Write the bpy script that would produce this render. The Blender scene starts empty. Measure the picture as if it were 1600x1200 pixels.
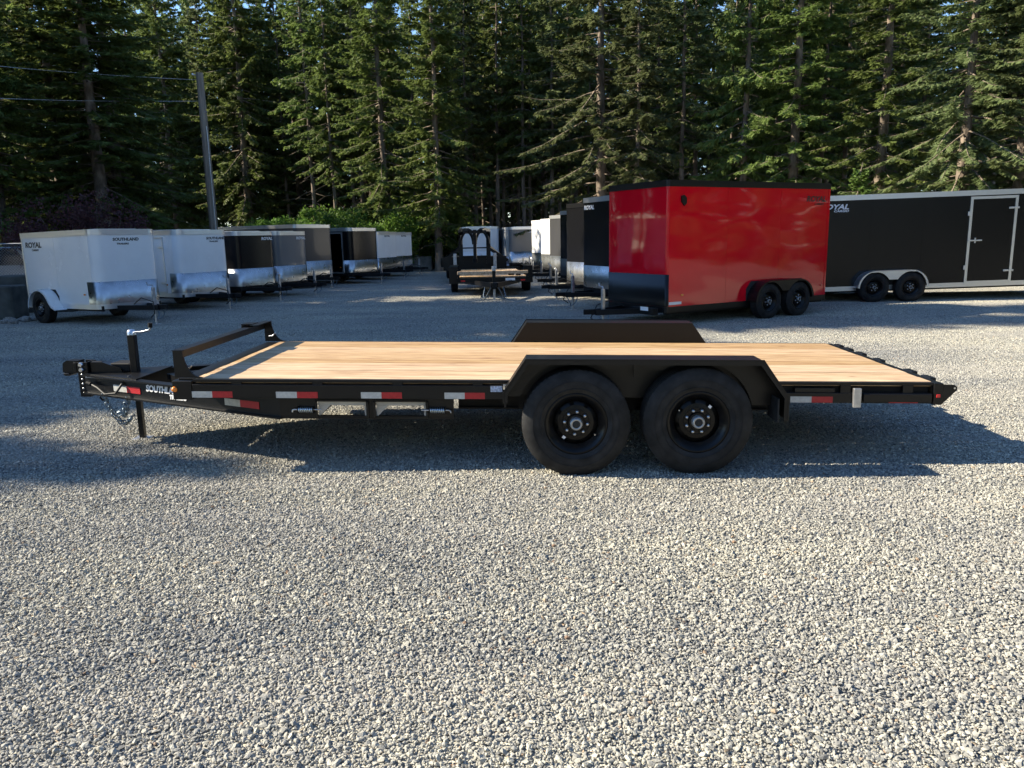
import bpy, bmesh, math, random
import numpy as np
from mathutils import Vector, Matrix
R = math.radians
SC = bpy.context.scene
COL = SC.collection

# ------------------------------------------------------------------ camera
CAM_H, PITCH, ROLL, FPX = 1.7015, 0.1897, -0.0198, 1207.37
cd = bpy.data.cameras.new('camera'); cam = bpy.data.objects.new('camera', cd); COL.objects.link(cam)
cd.sensor_fit = 'HORIZONTAL'; cd.sensor_width = 36.0; cd.lens = 36.0 * FPX / 1600.0
cd.clip_start = 0.05; cd.clip_end = 3000
_fw = Vector((0, math.cos(PITCH), -math.sin(PITCH))); _rt = Vector((1, 0, 0)); _up = _rt.cross(_fw)
_r2 = _rt * math.cos(ROLL) + _up * math.sin(ROLL); _u2 = _up * math.cos(ROLL) - _rt * math.sin(ROLL)
_m = Matrix((_r2, _u2, -_fw)).transposed().to_4x4(); _m.translation = (0, 0, CAM_H)
cam.matrix_world = _m
SC.camera = cam
# ------------------------------------------------------------------ sky, sun, exposure
SUNV = Vector((-1.527, 0.135, 1.0)).normalized()          # towards the sun
SUN_EL = math.asin(SUNV.z); SUN_AZ = math.atan2(SUNV.x, SUNV.y)
w = bpy.data.worlds.new('World'); SC.world = w; w.use_nodes = True
nt = w.node_tree; bg = nt.nodes['Background']
sky = nt.nodes.new('ShaderNodeTexSky'); sky.sky_type = 'NISHITA'; sky.sun_disc = False
sky.sun_elevation = SUN_EL; sky.sun_rotation = SUN_AZ; sky.ozone_density = 5.0; sky.air_density = 1.0; sky.dust_density = 0.0
nt.links.new(sky.outputs[0], bg.inputs[0]); bg.inputs[1].default_value = 0.105
sd = bpy.data.lights.new('sun', 'SUN'); sun = bpy.data.objects.new('sun', sd); COL.objects.link(sun)
sd.energy = 5.0; sd.angle = R(0.53); sd.color = (1.0, 0.895, 0.71)
sun.rotation_euler = (-SUNV).to_track_quat('-Z', 'Y').to_euler(); sun.location = (-40, 20, 40)
SC.view_settings.view_transform = 'Standard'; SC.view_settings.look = 'None'
SC.view_settings.gamma = 1; SC.view_settings.exposure = 1.4
SC.cycles.max_bounces = 8; SC.cycles.diffuse_bounces = 5; SC.cycles.glossy_bounces = 3
SC.cycles.transmission_bounces = 4; SC.cycles.sample_clamp_indirect = 6

# ------------------------------------------------------------------ materials
def mat(name, col, rough=0.5, metal=0.0, coat=0.0, var=0.0, vscale=6.0, bump=0.0, bscale=20.0, spec=0.5, dirt=None, stretch=None, bdetail=3):
    m = bpy.data.materials.new(name); m.use_nodes = True
    t = m.node_tree; b = t.nodes['Principled BSDF']; L = t.links
    b.inputs['Base Color'].default_value = (*col, 1); b.inputs['Roughness'].default_value = rough
    b.inputs['Metallic'].default_value = metal; b.inputs['Coat Weight'].default_value = coat
    b.inputs['Coat Roughness'].default_value = 0.06; b.inputs['Specular IOR Level'].default_value = spec
    if var or bump or dirt:
        tc = t.nodes.new('ShaderNodeTexCoord'); src = tc.outputs['Object']
        if stretch:
            mp = t.nodes.new('ShaderNodeMapping'); mp.inputs['Scale'].default_value = stretch
            L.new(src, mp.inputs[0]); src = mp.outputs[0]
    if var or dirt:
        n = t.nodes.new('ShaderNodeTexNoise'); n.inputs['Scale'].default_value = vscale; n.inputs['Detail'].default_value = 6
        L.new(src, n.inputs['Vector'])
        r = t.nodes.new('ShaderNodeValToRGB'); L.new(n.outputs[0], r.inputs[0])
        d = dirt or tuple(c * (1 - var) for c in col)
        r.color_ramp.elements[0].position = 0.35; r.color_ramp.elements[0].color = (*d, 1)
        r.color_ramp.elements[1].position = 0.65; r.color_ramp.elements[1].color = (*[min(1, c * (1 + var)) for c in col], 1)
        L.new(r.outputs[0], b.inputs['Base Color'])
        mr = t.nodes.new('ShaderNodeMapRange'); L.new(n.outputs[0], mr.inputs[0])
        mr.inputs[3].default_value = min(1, rough + 0.12); mr.inputs[4].default_value = max(0.03, rough - 0.06); L.new(mr.outputs[0], b.inputs['Roughness'])
    if bump:
        n2 = t.nodes.new('ShaderNodeTexNoise'); n2.inputs['Scale'].default_value = bscale; n2.inputs['Detail'].default_value = bdetail
        L.new(src, n2.inputs['Vector'])
        bp = t.nodes.new('ShaderNodeBump'); bp.inputs['Strength'].default_value = 1.0; bp.inputs['Distance'].default_value = bump
        L.new(n2.outputs[0], bp.inputs['Height']); L.new(bp.outputs[0], b.inputs['Normal'])
    return m

M = {}
M['black'] = mat('black_powder_coat', (0.006, 0.006, 0.0065), 0.34, 0, 0.0, spec=.32, bump=0.0004, bscale=90)
M['black_dull'] = mat('black_primer', (0.006, 0.006, 0.0065), 0.6, var=0.3, vscale=5, spec=.25)
M['tyre'] = mat('tyre_rubber', (0.015, 0.015, 0.0155), 0.7, var=0.5, spec=.35, vscale=9, bump=0.0008, bscale=60)
M['rim'] = mat('black_rim_paint', (0.004, 0.004, 0.0045), 0.28, 0, 0.0, spec=.25)
M['chrome'] = mat('zinc_plated_steel', (0.62, 0.63, 0.65), 0.28, 1.0)
M['hubgrey'] = mat('hub_cap_grey', (0.35, 0.36, 0.37), 0.35, 0.6)
M['galv'] = mat('galvanised_steel', (0.55, 0.55, 0.56), 0.38, 0.9, var=0.15, vscale=14)
M['alu'] = mat('bright_aluminium', (0.50, 0.51, 0.52), 0.26, 1.0, var=0.12, vscale=4, bump=0.016, bscale=2.6)
M['alu_flat'] = mat('aluminium_trim', (0.72, 0.73, 0.74), 0.35, 0.85)
M['roof_alu'] = mat('roof_aluminium', (0.75, 0.75, 0.75), 0.32, 0.8)
M['white'] = mat('white_panel_paint', (0.84, 0.84, 0.83), 0.22, 0, 0.2, var=0.03, vscale=2, bump=0.006, bscale=1.0, bdetail=0)
M['blackpanel'] = mat('black_panel_paint', (0.006, 0.006, 0.007), 0.25, 0, 0.0, spec=.28, bump=0.003, bscale=1.0, bdetail=0)
M['greypanel'] = mat('grey_panel_paint', (0.13, 0.135, 0.14), 0.35, 0, 0.2, bump=0.003, bscale=1.0, bdetail=0)
M['charcoal'] = mat('charcoal_panel_paint', (0.045, 0.045, 0.047), 0.35, 0, 0.2, bump=0.003, bscale=1.0, bdetail=0)
M['red'] = mat('red_panel_paint', (0.68, 0.004, 0.016), 0.06, 0, 0.0, spec=.5, bump=0.022, bscale=1.0, bdetail=0.5, stretch=(.6, .6, 1.7))
M['dark'] = mat('dark_interior', (0.02, 0.02, 0.02), 0.8)
M['amber'] = mat('amber_lens', (0.75, 0.22, 0.02), 0.2, 0, 0.4)
M['redlens'] = mat('red_lens', (0.55, 0.02, 0.02), 0.2, 0, 0.4)
M['tape_w'] = mat('reflective_tape_white', (0.50, 0.50, 0.47), 0.4, var=0.1, vscale=40)
M['tape_r'] = mat('reflective_tape_red', (0.42, 0.015, 0.02), 0.4, var=0.1, vscale=40)
M['decal_w'] = mat('white_decal', (0.82, 0.82, 0.82), 0.4)
M['decal_k'] = mat('black_decal', (0.012, 0.012, 0.012), 0.4)
M['sticker'] = mat('blue_white_sticker', (0.45, 0.52, 0.66), 0.4, var=0.4, vscale=60)
M['rampgrey'] = mat('pale_grey_ramp_steel', (0.42, 0.41, 0.38), 0.5, 0.2, var=0.12, vscale=9)
M['concrete'] = mat('weathered_concrete', (0.22, 0.21, 0.19), 0.9, var=0.3, vscale=3, bump=0.01, bscale=14)
M['polewood'] = mat('weathered_pole_wood', (0.24, 0.20, 0.16), 0.85, var=0.3, vscale=3, stretch=(6, 6, .3), bump=0.004, bscale=18)
M['bark'] = mat('conifer_bark', (0.17, 0.135, 0.105), 0.95, var=0.45, vscale=5, stretch=(1, 1, .25), bump=0.03, bscale=9)
M['rock'] = mat('grey_rock', (0.24, 0.23, 0.21), 0.9, var=0.3, vscale=4, bump=0.01, bscale=10)
M['glass'] = mat('dark_car_glass', (0.02, 0.025, 0.03), 0.06, 0, 0.5)
M['carpaint'] = mat('silver_car_paint', (0.35, 0.37, 0.40), 0.25, 0.4, 0.6)
M['wire'] = mat('black_cable', (0.015, 0.015, 0.015), 0.6)
M['chainzinc'] = mat('zinc_chain', (0.20, 0.25, 0.29), 0.4, 0.7)
M['spring'] = mat('bright_spring_steel', (0.62, 0.72, 0.80), 0.3, 0.9)

def wood_material():
    m = bpy.data.materials.new('pine_plank'); m.use_nodes = True; t = m.node_tree; L = t.links; b = t.nodes['Principled BSDF']
    tc = t.nodes.new('ShaderNodeTexCoord'); oi = t.nodes.new('ShaderNodeObjectInfo')
    add = t.nodes.new('ShaderNodeVectorMath'); add.operation = 'MULTIPLY_ADD'; add.inputs[1].default_value = (1, 1, 1)
    cx = t.nodes.new('ShaderNodeCombineXYZ'); mu = t.nodes.new('ShaderNodeMath'); mu.operation = 'MULTIPLY'; mu.inputs[1].default_value = 57
    L.new(oi.outputs['Random'], mu.inputs[0]); L.new(mu.outputs[0], cx.inputs[0]); L.new(mu.outputs[0], cx.inputs[1])
    L.new(tc.outputs['Object'], add.inputs[0]); L.new(cx.outputs[0], add.inputs[2])
    mp = t.nodes.new('ShaderNodeMapping'); mp.inputs['Scale'].default_value = (0.7, 11, 11); L.new(add.outputs[0], mp.inputs[0])
    n1 = t.nodes.new('ShaderNodeTexNoise'); n1.inputs['Scale'].default_value = 2.2; n1.inputs['Detail'].default_value = 5; n1.inputs['Distortion'].default_value = 0.9
    L.new(mp.outputs[0], n1.inputs['Vector'])
    mp2 = t.nodes.new('ShaderNodeMapping'); mp2.inputs['Scale'].default_value = (1.5, 40, 40); L.new(add.outputs[0], mp2.inputs[0])
    n2 = t.nodes.new('ShaderNodeTexNoise'); n2.inputs['Scale'].default_value = 3; n2.inputs['Detail'].default_value = 3; L.new(mp2.outputs[0], n2.inputs['Vector'])
    r = t.nodes.new('ShaderNodeValToRGB'); cr = r.color_ramp
    cr.elements[0].position = .3; cr.elements[0].color = (.34, .20, .10, 1)
    cr.elements[1].position = .68; cr.elements[1].color = (.63, .455, .262, 1)
    e = cr.elements.new(.48); e.color = (.51, .345, .19, 1)
    L.new(n1.outputs[0], r.inputs[0])
    # knots
    vo = t.nodes.new('ShaderNodeTexVoronoi'); vo.inputs['Scale'].default_value = 1.0
    mp3 = t.nodes.new('ShaderNodeMapping'); mp3.inputs['Scale'].default_value = (2.0, 5.5, 1); L.new(add.outputs[0], mp3.inputs[0]); L.new(mp3.outputs[0], vo.inputs['Vector'])
    kr = t.nodes.new('ShaderNodeValToRGB'); kr.color_ramp.elements[0].position = .03; kr.color_ramp.elements[0].color = (1, 1, 1, 1)
    kr.color_ramp.elements[1].position = .09; kr.color_ramp.elements[1].color = (0, 0, 0, 1); L.new(vo.outputs['Distance'], kr.inputs[0])
    mixk = t.nodes.new('ShaderNodeMixRGB'); mixk.inputs[2].default_value = (.17, .075, .03, 1); L.new(r.outputs[0], mixk.inputs[1])
    km = t.nodes.new('ShaderNodeMath'); km.operation = 'MULTIPLY'; km.inputs[1].default_value = .9; L.new(kr.outputs[0], km.inputs[0]); L.new(km.outputs[0], mixk.inputs[0])
    g = t.nodes.new('ShaderNodeMixRGB'); g.blend_type = 'MULTIPLY'; g.inputs[0].default_value = 1.0; L.new(mixk.outputs[0], g.inputs[1])
    r2 = t.nodes.new('ShaderNodeValToRGB'); r2.color_ramp.elements[0].position = .3; r2.color_ramp.elements[0].color = (.62, .56, .5, 1)
    r2.color_ramp.elements[1].position = .6; r2.color_ramp.elements[1].color = (1.05, 1.05, 1.05, 1); L.new(n2.outputs[0], r2.inputs[0]); L.new(r2.outputs[0], g.inputs[2])
    hs = t.nodes.new('ShaderNodeHueSaturation'); L.new(g.outputs[0], hs.inputs['Color'])
    mr = t.nodes.new('ShaderNodeMapRange'); L.new(oi.outputs['Random'], mr.inputs[0]); mr.inputs[3].default_value = .8; mr.inputs[4].default_value = 1.12; L.new(mr.outputs[0], hs.inputs['Value'])
    mr2 = t.nodes.new('ShaderNodeMapRange'); L.new(oi.outputs['Random'], mr2.inputs[0]); mr2.inputs[3].default_value = 1.12; mr2.inputs[4].default_value = .85; L.new(mr2.outputs[0], hs.inputs['Saturation'])
    L.new(hs.outputs[0], b.inputs['Base Color']); b.inputs['Roughness'].default_value = .62
    bp = t.nodes.new('ShaderNodeBump'); bp.inputs['Distance'].default_value = .0015; L.new(n2.outputs[0], bp.inputs['Height']); L.new(bp.outputs[0], b.inputs['Normal'])
    return m
M['wood'] = wood_material()

def foliage_material(name, dark, light, trans=0.25):
    m = bpy.data.materials.new(name); m.use_nodes = True; t = m.node_tree; L = t.links
    b = t.nodes['Principled BSDF']; out = t.nodes['Material Output']
    at = t.nodes.new('ShaderNodeAttribute'); at.attribute_name = 'tone'
    oi = t.nodes.new('ShaderNodeObjectInfo')
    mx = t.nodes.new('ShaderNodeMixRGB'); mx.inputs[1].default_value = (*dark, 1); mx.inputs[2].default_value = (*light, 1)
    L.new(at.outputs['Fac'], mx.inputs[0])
    hs = t.nodes.new('ShaderNodeHueSaturation'); L.new(mx.outputs[0], hs.inputs['Color'])
    a = t.nodes.new('ShaderNodeMapRange'); L.new(oi.outputs['Random'], a.inputs[0]); a.inputs[3].default_value = .75; a.inputs[4].default_value = 1.25; L.new(a.outputs[0], hs.inputs['Value'])
    a2 = t.nodes.new('ShaderNodeMapRange'); L.new(oi.outputs['Random'], a2.inputs[0]); a2.inputs[3].default_value = .488; a2.inputs[4].default_value = .512; L.new(a2.outputs[0], hs.inputs['Hue'])
    L.new(hs.outputs[0], b.inputs['Base Color']); b.inputs['Roughness'].default_value = .55; b.inputs['Specular IOR Level'].default_value = .25
    tr = t.nodes.new('ShaderNodeBsdfTranslucent'); L.new(hs.outputs[0], tr.inputs[0])
    ms = t.nodes.new('ShaderNodeMixShader'); ms.inputs[0].default_value = trans
    L.new(b.outputs[0], ms.inputs[1]); L.new(tr.outputs[0], ms.inputs[2]); L.new(ms.outputs[0], out.inputs[0])
    return m
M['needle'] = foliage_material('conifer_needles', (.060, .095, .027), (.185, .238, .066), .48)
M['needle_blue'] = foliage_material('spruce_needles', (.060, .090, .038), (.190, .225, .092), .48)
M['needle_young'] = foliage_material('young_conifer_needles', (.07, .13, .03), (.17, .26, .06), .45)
M['leaf'] = foliage_material('shrub_leaves', (.055, .12, .02), (.16, .26, .045), .45)
M['leaf_red'] = foliage_material('reddish_shrub_leaves', (.09, .04, .042), (.19, .09, .085), .4)

def ground_material(name, stones):
    m = bpy.data.materials.new(name); m.use_nodes = True; t = m.node_tree; L = t.links; b = t.nodes['Principled BSDF']
    geo = t.nodes.new('ShaderNodeNewGeometry')
    if stones:
        at = t.nodes.new('ShaderNodeAttribute'); at.attribute_name = 'tone'; fac = at.outputs['Fac']
    else:
        vo = t.nodes.new('ShaderNodeTexVoronoi'); vo.inputs['Scale'].default_value = 38; L.new(geo.outputs['Position'], vo.inputs['Vector'])
        sx = t.nodes.new('ShaderNodeSeparateColor'); L.new(vo.outputs['Color'], sx.inputs[0]); fac = sx.outputs[0]
    r = t.nodes.new('ShaderNodeValToRGB'); cr = r.color_ramp
    pts = [(0, (.135, .138, .138)), (.25, (.255, .255, .243)), (.5, (.345, .338, .305)), (.75, (.415, .40, .35)), (.93, (.49, .475, .41)), (.96, (.36, .29, .21)), (1, (.25, .17, .12))]
    cr.elements[0].position = 0; cr.elements[0].color = (*pts[0][1], 1); cr.elements[1].position = 1; cr.elements[1].color = (*pts[-1][1], 1)
    for p, c in pts[1:-1]:
        e = cr.elements.new(p); e.color = (*c, 1)
    L.new(fac, r.inputs[0])
    n = t.nodes.new('ShaderNodeTexNoise'); n.inputs['Scale'].default_value = .45; n.inputs['Detail'].default_value = 5; n.inputs['Roughness'].default_value = .6
    mp = t.nodes.new('ShaderNodeMapping'); mp.inputs['Scale'].default_value = (.7, 1.6, 1); L.new(geo.outputs['Position'], mp.inputs[0]); L.new(mp.outputs[0], n.inputs['Vector'])
    r2 = t.nodes.new('ShaderNodeValToRGB'); r2.color_ramp.elements[0].position = .32; r2.color_ramp.elements[0].color = (.72, .73, .76, 1)
    r2.color_ramp.elements[1].position = .66; r2.color_ramp.elements[1].color = (1.16, 1.13, 1.04, 1); L.new(n.outputs[0], r2.inputs[0])
    mx = t.nodes.new('ShaderNodeMixRGB'); mx.blend_type = 'MULTIPLY'; mx.inputs[0].default_value = 1; L.new(r.outputs[0], mx.inputs[1]); L.new(r2.outputs[0], mx.inputs[2])
    nd = t.nodes.new('ShaderNodeTexNoise'); nd.inputs['Scale'].default_value = 1.0; nd.inputs['Detail'].default_value = 4
    mpd = t.nodes.new('ShaderNodeMapping'); mpd.inputs['Scale'].default_value = (.22, 1.5, 1); mpd.inputs['Rotation'].default_value = (0, 0, .35); L.new(geo.outputs['Position'], mpd.inputs[0]); L.new(mpd.outputs[0], nd.inputs['Vector'])
    rd = t.nodes.new('ShaderNodeValToRGB'); rd.color_ramp.elements[0].position = .50; rd.color_ramp.elements[0].color = (0, 0, 0, 1); rd.color_ramp.elements[1].position = .68; rd.color_ramp.elements[1].color = (.7, .7, .7, 1); L.new(nd.outputs[0], rd.inputs[0])
    md_ = t.nodes.new('ShaderNodeMixRGB'); md_.inputs[2].default_value = (.34, .325, .29, 1); L.new(rd.outputs[0], md_.inputs[0]); L.new(mx.outputs[0], md_.inputs[1])
    L.new(md_.outputs[0], b.inputs['Base Color']); b.inputs['Roughness'].default_value = .9; b.inputs['Specular IOR Level'].default_value = .2
    if not stones:
        bp = t.nodes.new('ShaderNodeBump'); bp.inputs['Distance'].default_value = .03; L.new(vo.outputs['Distance'], bp.inputs['Height']); bp.invert = True
        L.new(bp.outputs[0], b.inputs['Normal'])
    else:
        n3 = t.nodes.new('ShaderNodeTexNoise'); n3.inputs['Scale'].default_value = 160; L.new(geo.outputs['Position'], n3.inputs['Vector'])
        bp = t.nodes.new('ShaderNodeBump'); bp.inputs['Distance'].default_value = .002; L.new(n3.outputs[0], bp.inputs['Height']); L.new(bp.outputs[0], b.inputs['Normal'])
    return m
M['ground'] = ground_material('gravel_ground', False)
M['stones'] = ground_material('gravel_stones', True)
M['floor'] = mat('forest_floor_litter', (.075, .062, .038), .95, var=.5, vscale=2.5, bump=.05, bscale=6)

# ------------------------------------------------------------------ mesh helpers
class MB:
    def __init__(s): s.v = []; s.f = []; s.smooth = []
    def add(s, V, F, smooth=False):
        o = len(s.v); s.v += [tuple(p) for p in V]; s.f += [tuple(i + o for i in f) for f in F]; s.smooth += [smooth] * len(F); return s
    def box(s, x0, x1, y0, y1, z0, z1, b=0.0):
        if b <= 0:
            V = [(x, y, z) for z in (z0, z1) for y in (y0, y1) for x in (x0, x1)]
            return s.add(V, [(0, 2, 3, 1), (4, 5, 7, 6), (0, 1, 5, 4), (2, 6, 7, 3), (0, 4, 6, 2), (1, 3, 7, 5)])
        bm = bmesh.new(); bmesh.ops.create_cube(bm, size=1)
        for v in bm.verts: v.co = ((x0 + x1) / 2 + v.co.x * (x1 - x0), (y0 + y1) / 2 + v.co.y * (y1 - y0), (z0 + z1) / 2 + v.co.z * (z1 - z0))
        bmesh.ops.bevel(bm, geom=bm.edges[:], offset=b, segments=1, affect='EDGES', profile=.5)
        bm.verts.index_update(); V = [v.co[:] for v in bm.verts]; F = [[v.index for v in f.verts] for f in bm.faces]; bm.free()
        return s.add(V, F)
    def beam(s, p0, p1, w, h, up=(0, 0, 1)):
        p0, p1, up = Vector(p0), Vector(p1), Vector(up); d = (p1 - p0).normalized(); sd = d.cross(up).normalized(); u = sd.cross(d)
        V = [p + sd * a * w / 2 + u * c * h / 2 for p in (p0, p1) for a, c in ((-1, -1), (1, -1), (1, 1), (-1, 1))]
        return s.add(V, [(0, 1, 2, 3), (7, 6, 5, 4), (0, 4, 5, 1), (1, 5, 6, 2), (2, 6, 7, 3), (3, 7, 4, 0)])
    def prism(s, poly, axis, a, b):
        n = len(poly)
        def P(q, t): return (t, q[0], q[1]) if axis == 'x' else (q[0], t, q[1]) if axis == 'y' else (q[0], q[1], t)
        V = [P(q, a) for q in poly] + [P(q, b) for q in poly]
        return s.add(V, [tuple(range(n))[::-1], tuple(range(n, 2 * n))] + [(i, (i + 1) % n, n + (i + 1) % n, n + i) for i in range(n)])
    def tube(s, pts, r, n=8, r1=None, cap=True):
        pts = [Vector(p) for p in pts]; k = len(pts); V = []; F = []
        prev = None
        for i, p in enumerate(pts):
            d = (pts[min(i + 1, k - 1)] - pts[max(i - 1, 0)]).normalized()
            if prev is None: a = d.orthogonal().normalized()
            else: a = (prev - d * prev.dot(d)).normalized()
            prev = a; c = d.cross(a); rr = r if r1 is None else r + (r1 - r) * i / max(1, k - 1)
            V += [p + (a * math.cos(2 * math.pi * j / n) + c * math.sin(2 * math.pi * j / n)) * rr for j in range(n)]
        for i in range(k - 1):
            for j in range(n): F.append((i * n + j, i * n + (j + 1) % n, (i + 1) * n + (j + 1) % n, (i + 1) * n + j))
        s.add(V, F, True)
        if cap: s.add(V[:n][::-1], [tuple(range(n))]); s.add(V[-n:], [tuple(range(n))])
        return s
    def lathe(s, prof, c, axis='y', n=48, smooth=True, closed=False):
        V = []; k = len(prof)
        for j in range(n):
            a = 2 * math.pi * j / n; ca, sa = math.cos(a), math.sin(a)
            for r, t in prof:
                V.append((c[0] + r * ca, c[1] + t, c[2] + r * sa) if axis == 'y' else (c[0] + r * ca, c[1] + r * sa, c[2] + t) if axis == 'z' else (c[0] + t, c[1] + r * ca, c[2] + r * sa))
        F = []
        for j in range(n):
            j2 = (j + 1) % n
            for i in range(k if closed else k - 1): F.append((j * k + i, j * k + (i + 1) % k, j2 * k + (i + 1) % k, j2 * k + i))
        return s.add(V, F, smooth)
    def sheet(s, pts, w, axis='y', y0=0, th=.004):           # strip following an x-z path, extruded along y
        V = []; n = len(pts)
        for (x, z) in pts: V += [(x, y0, z), (x, y0 + w, z)]
        F = [(2 * i, 2 * i + 1, 2 * i + 3, 2 * i + 2) for i in range(n - 1)]
        c = (sum(p[0] for p in pts) / n, min(p[1] for p in pts))
        V2 = []
        for (x, z) in pts:
            d = math.hypot(x - c[0], z - c[1]) or 1; x2, z2 = x - (x - c[0]) / d * th, z - (z - c[1]) / d * th; V2 += [(x2, y0, z2), (x2, y0 + w, z2)]
        o = len(V); V += V2
        F += [(o + 2 * i, o + 2 * i + 2, o + 2 * i + 3, o + 2 * i + 1) for i in range(n - 1)]
        for i in range(n - 1): F += [(2 * i, 2 * i + 2, o + 2 * i + 2, o + 2 * i), (2 * i + 1, o + 2 * i + 1, o + 2 * i + 3, 2 * i + 3)]
        F += [(0, o, o + 1, 1), (2 * n - 2, 2 * n - 1, o + 2 * n - 1, o + 2 * n - 2)]
        return s.add(V, F)
    def mesh(s, name, fn=None):
        me = bpy.data.meshes.new(name)
        V = [fn(*p) for p in s.v] if fn else s.v
        me.from_pydata(V, [], s.f); me.polygons.foreach_set('use_smooth', s.smooth)
        me.validate(); bm = bmesh.new(); bm.from_mesh(me); bmesh.ops.recalc_face_normals(bm, faces=bm.faces[:]); bm.to_mesh(me); bm.free()
        return me
def link(name, me, m, parent=None, loc=None, rot=None):
    o = bpy.data.objects.new(name, me); COL.objects.link(o)
    if m is not None and me is not None and not me.materials: me.materials.append(M[m])
    if parent is not None: o.parent = parent
    if loc: o.location = loc
    if rot: o.rotation_euler = rot
    return o
def part(name, mb, m, parent, fn=None): return link(name, mb.mesh(name, fn), m, parent)
def thing(name, label, cat, loc=(0, 0, 0), rz=0, group=None):
    o = bpy.data.objects.new(name, None); COL.objects.link(o); o.empty_display_size = .2
    o.location = loc; o.rotation_euler = (0, 0, rz); tag(o, label, cat, group); return o
def tag(o, label, cat, group=None):
    o['label'] = label; o['category'] = cat
    if group: o['group'] = group
    return o
def setting(name, me, m):
    o = link(name, me, m); o['kind'] = 'structure'; return o
def text_mesh(txt, size, xs=1.0, shear=0.0, bold=0.0):
    c = bpy.data.curves.new('lettering', 'FONT'); c.body = txt; c.size = size; c.shear = shear; c.offset = bold; c.extrude = .001; c.resolution_u = 3
    o = bpy.data.objects.new('lettering', c); COL.objects.link(o)
    dg = bpy.context.evaluated_depsgraph_get(); me = bpy.data.meshes.new_from_object(o.evaluated_get(dg))
    bpy.data.objects.remove(o); bpy.data.curves.remove(c)
    for v in me.vertices: v.co.x *= xs
    me.name = 'lettering'; return me
def letter(me, m, parent, origin, right, upv=(0, 0, 1), name='lettering'):
    o = link(name, me.copy(), m, parent); r = Vector(right).normalized(); u = Vector(upv); n = r.cross(u)
    mm = Matrix((r, u, n)).transposed().to_4x4(); mm.translation = origin; o.matrix_local = mm; return o

# ------------------------------------------------------------------ pixel rays (placing things on the ground by bearing)
def bearing(px, Y):                                          # world X at depth Y of a photo column near the horizon
    return Y * ((px - 800) / FPX) * 1.0 / (math.cos(PITCH) + (600 - 370) / FPX * math.sin(PITCH))

# ------------------------------------------------------------------ ground
mb = MB(); mb.add([(-500, -300, 0), (500, -300, 0), (500, 900, 0), (-500, 900, 0)], [(0, 1, 2, 3)])
setting('ground', mb.mesh('ground'), 'ground')
rng = random.Random(5)
def strip_edge():
    up = []
    for i in range(61):
        x = -60 + 2 * i; y = 43.2 + rng.uniform(-.5, .5)
        if x < -12: y -= min(26, (-12 - x) * 2.4)
        if x > 14: y -= min(14, (x - 14) * 1.2)
        up.append((x, y))
    return up
ed = strip_edge(); V = [(-300, ed[0][1], .006)] + [(x, y, .006) for x, y in ed] + [(300, ed[-1][1], .006), (300, 400, .006), (-300, 400, .006)]
mb = MB(); mb.add(V, [tuple(range(len(V)))]); setting('forest_floor', mb.mesh('forest_floor'), 'floor')

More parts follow.
